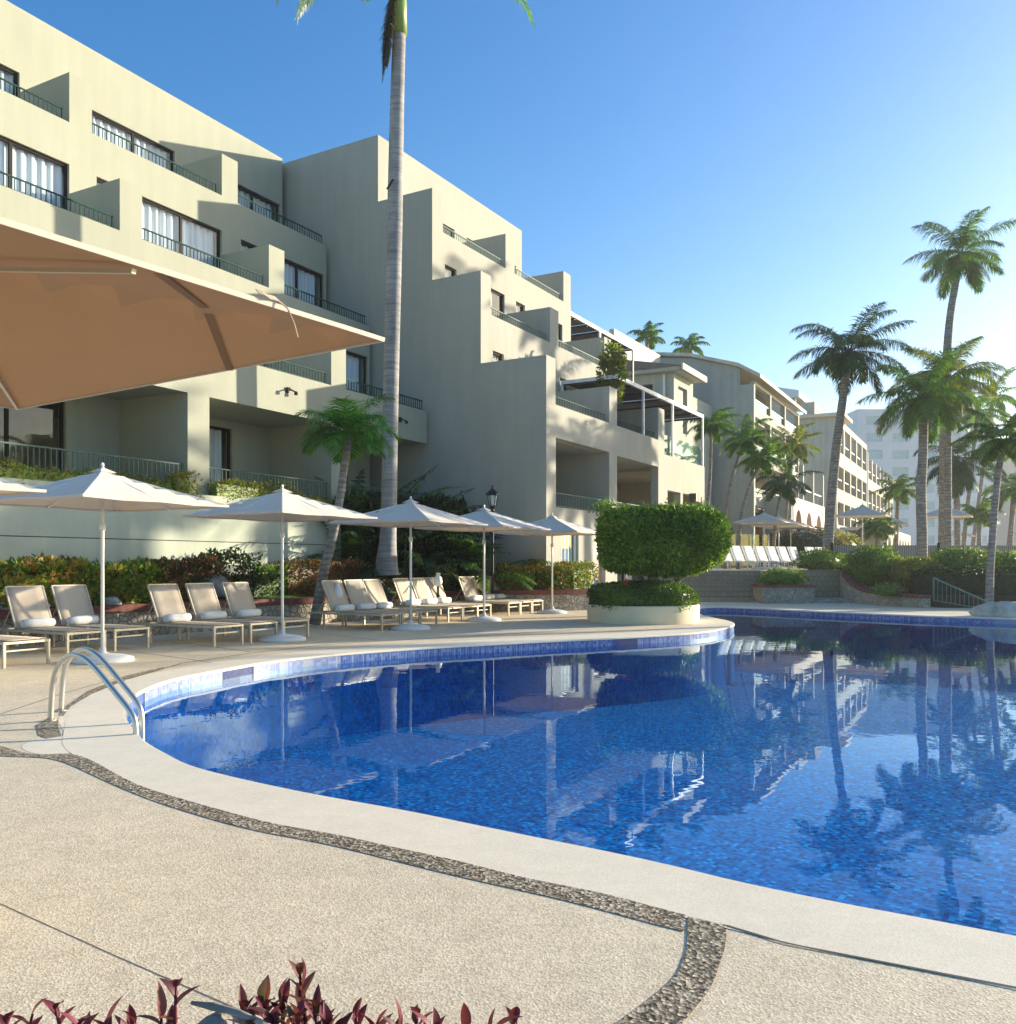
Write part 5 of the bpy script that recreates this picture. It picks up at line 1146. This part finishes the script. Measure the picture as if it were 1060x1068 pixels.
# ================================================================== foreground purple plants
def lance(mb,p,d,nrm,L,w,curl):
    sd=d.cross(nrm); 
    if sd.length<1e-3: return
    sd.normalize(); up=sd.cross(d).normalized(); k=6; o=len(mb.v)
    for j in range(k+1):
        u=j/k; c=p+d*L*u-up*curl*L*u*u*(1 if curl>0 else 1); ww=w*.5*(math.sin(math.pi*min(.999,u*.88+.12))**.9)*(1 if u<.97 else .1)
        mb.v+=[tuple(c+sd*ww+up*ww*.55),tuple(c),tuple(c-sd*ww+up*ww*.55)]
    for j in range(k): mb.f+=[(o+3*j,o+3*j+1,o+3*j+4,o+3*j+3),(o+3*j+1,o+3*j+2,o+3*j+5,o+3*j+4)]
def purple(clump,label,seed):
    rr=random.Random(seed); x0=sum(at(c[0],c[2]) for c in clump)/len(clump); y0=clump[0][2]
    e=empty('purple_heart_plant',(x0,y0,.1)); tag(e,label,'plant'); mb=MB(); st_=MB(); fl_=MB(); hasf=False
    for (px,py,Y,dens,flw) in clump:
        X=at(px,Y); Z=zat(py+2,Y)-.1; base=Vector((X-x0+rr.uniform(-.05,.05),Y-y0+rr.uniform(-.04,.02),0)); tip=Vector((X-x0,Y-y0,Z-.02))
        pts=[base.lerp(tip,i/6)+Vector((.02*math.sin(i*1.1+seed),.012*math.cos(i*1.7),0))*(1-i/6) for i in range(7)]; st_.tube(pts,[.005]*5+[.004,.003],6)
        nl=int(dens*1.7)
        for i in range(nl):
            u=.25+.75*i/max(1,nl-1); P=base.lerp(tip,u); a=i*2.6+rr.uniform(-.5,.5); ele=.35+.8*u+rr.uniform(-.25,.25)
            d=Vector((math.cos(a)*math.cos(ele),math.sin(a)*math.cos(ele),math.sin(ele))); lance(mb,P,d,Vector((0,0,1)) if ele<1.3 else Vector((math.cos(a),math.sin(a),.2)),rr.uniform(.045,.075),rr.uniform(.019,.027),rr.uniform(.05,.5))
        if flw:
            hasf=True
            for q in range(3): a=q*2.1; lance(fl_,tip+Vector((0,0,.012)),Vector((math.cos(a),math.sin(a),.5)).normalized(),Vector((0,0,1)),.014,.014,.1)
    mb.build('leaves',M['purple'],e,True); st_.build('stems',M['purple'],e,True)
    if hasf: fl_.build('flower',M['pink'],e)
purple([(8,1056,2.1,5,0),(34,1047,2.1,4,0),(58,1042,2.12,5,0)],'sparse purple leaved sprigs at the bottom left corner',1)
purple([(82,1062,2.05,8,0),(112,1058,2.05,7,0),(140,1056,2.08,6,0)],'purple leaved sprigs left of the tall thin one',2)
purple([(184,1019,2.1,5,0),(168,1050,2.08,5,0)],'tall thin purple sprig with arrow shaped leaves left of the stone',3)
purple([(255,1040,2.1,9,0),(275,1032,2.1,10,0),(295,1036,2.08,10,0),(313,1006,2.12,9,1),(330,1042,2.06,10,0),(285,1055,2.0,10,0),(310,1052,2.02,10,0),(340,1060,2.0,9,0),(262,1062,2.0,9,0)],'dense purple leaved clump with a tiny pink flower, largest of all',4)
purple([(372,1050,2.05,8,0),(392,1062,2.0,8,0),(352,1062,2.0,8,0)],'purple clump with upright leaves right of the largest one',5)
purple([(434,1050,2.08,6,1),(415,1062,2.0,8,0),(452,1064,2.0,8,0)],'purple sprig with a small pink bloom near the bottom middle',6)
purple([(537,1056,2.08,6,1),(515,1066,2.0,8,0),(485,1066,2.0,7,0)],'rightmost purple sprigs at the bottom of the photo',7)
rock('foreground_rock',(at(225,2.0),2.0,.20),(.10,.12,.12),'rock','weathered dark stone between the purple plants at the bottom',5.5)
tg=MB().tube([(at(200,2.05),2.05,zat(1046,2.05)),(at(222,2.02),2.02,zat(1050,2.02)),(at(248,2.0),2.0,zat(1056,2.0)),(at(285,1.98),1.98,zat(1072,1.98))],[.004,.009,.008,.005],8); tag(tg.build('twig',M['bark'],smooth=True),'dry brown twig lying over the weathered stone','twig')
mb=MB(); mb.prism([(-2.6,.9),(1.0,.9),(1.0,1.9),(.3,2.12),(-2.0,2.16),(-2.6,2.0)],.001,.1); tag(mb.build('flower_bed',M['soil']),kind='structure')

# ================================================================== light, sky, camera
SX,SY,SZ=1.526,.7206,.39
el=math.atan2(SZ,math.hypot(SX,SY)); azm=math.atan2(SX,SY)
sun=bpy.data.lights.new('sun','SUN'); sun.energy=5.0; sun.angle=R(.55); sun.color=(1.0,.89,.71)
so=bpy.data.objects.new('sun',sun); COL.objects.link(so); so.rotation_euler=Vector((SX,SY,SZ)).to_track_quat('Z','Y').to_euler(); so.location=(20,10,30)
wd=bpy.data.worlds.new('World'); sc.world=wd; wd.use_nodes=True; nt=wd.node_tree
sky=nt.nodes.new('ShaderNodeTexSky'); sky.sky_type='NISHITA'; sky.sun_disc=False; sky.sun_elevation=el; sky.sun_rotation=azm
sky.air_density=1.0; sky.dust_density=1.0; sky.ozone_density=2.2; sky.altitude=0
bgk=nt.nodes['Background']; hs=nt.nodes.new('ShaderNodeHueSaturation'); hs.inputs['Hue'].default_value=.506; hs.inputs['Saturation'].default_value=1.4; nt.links.new(sky.outputs[0],hs.inputs['Color']); nt.links.new(hs.outputs[0],bgk.inputs[0]); bgk.inputs[1].default_value=.132
hz=MB().box(-110,290,-12,400,-3,50).build('haze',None); tag(hz,'pale sea haze filling the air over the resort','haze',kind='stuff')
hm=bpy.data.materials.new('haze_air'); hm.use_nodes=True; hn=hm.node_tree; hn.nodes.clear(); ho=hn.nodes.new('ShaderNodeOutputMaterial'); pv=hn.nodes.new('ShaderNodeVolumePrincipled')
pv.inputs['Color'].default_value=(.9,.94,1,1); pv.inputs['Density'].default_value=.0006; pv.inputs['Anisotropy'].default_value=.45; hn.links.new(pv.outputs[0],ho.inputs['Volume']); hz.data.materials.append(hm)
cam=bpy.data.cameras.new('camera'); cam.sensor_fit='HORIZONTAL'; cam.sensor_width=36; cam.lens=FPX/1060*36; cam.shift_y=(HZ-534)/1060.0; cam.clip_end=5000; cam.clip_start=.05
co=bpy.data.objects.new('camera',cam); COL.objects.link(co); co.location=(0,0,HC); co.rotation_euler=(R(90),0,0); sc.camera=co
sc.view_settings.view_transform='Standard'; sc.view_settings.look='None'; sc.view_settings.gamma=1; sc.view_settings.exposure=1.1
for o in bpy.data.objects:
    if 'placed' in o: del o['placed']
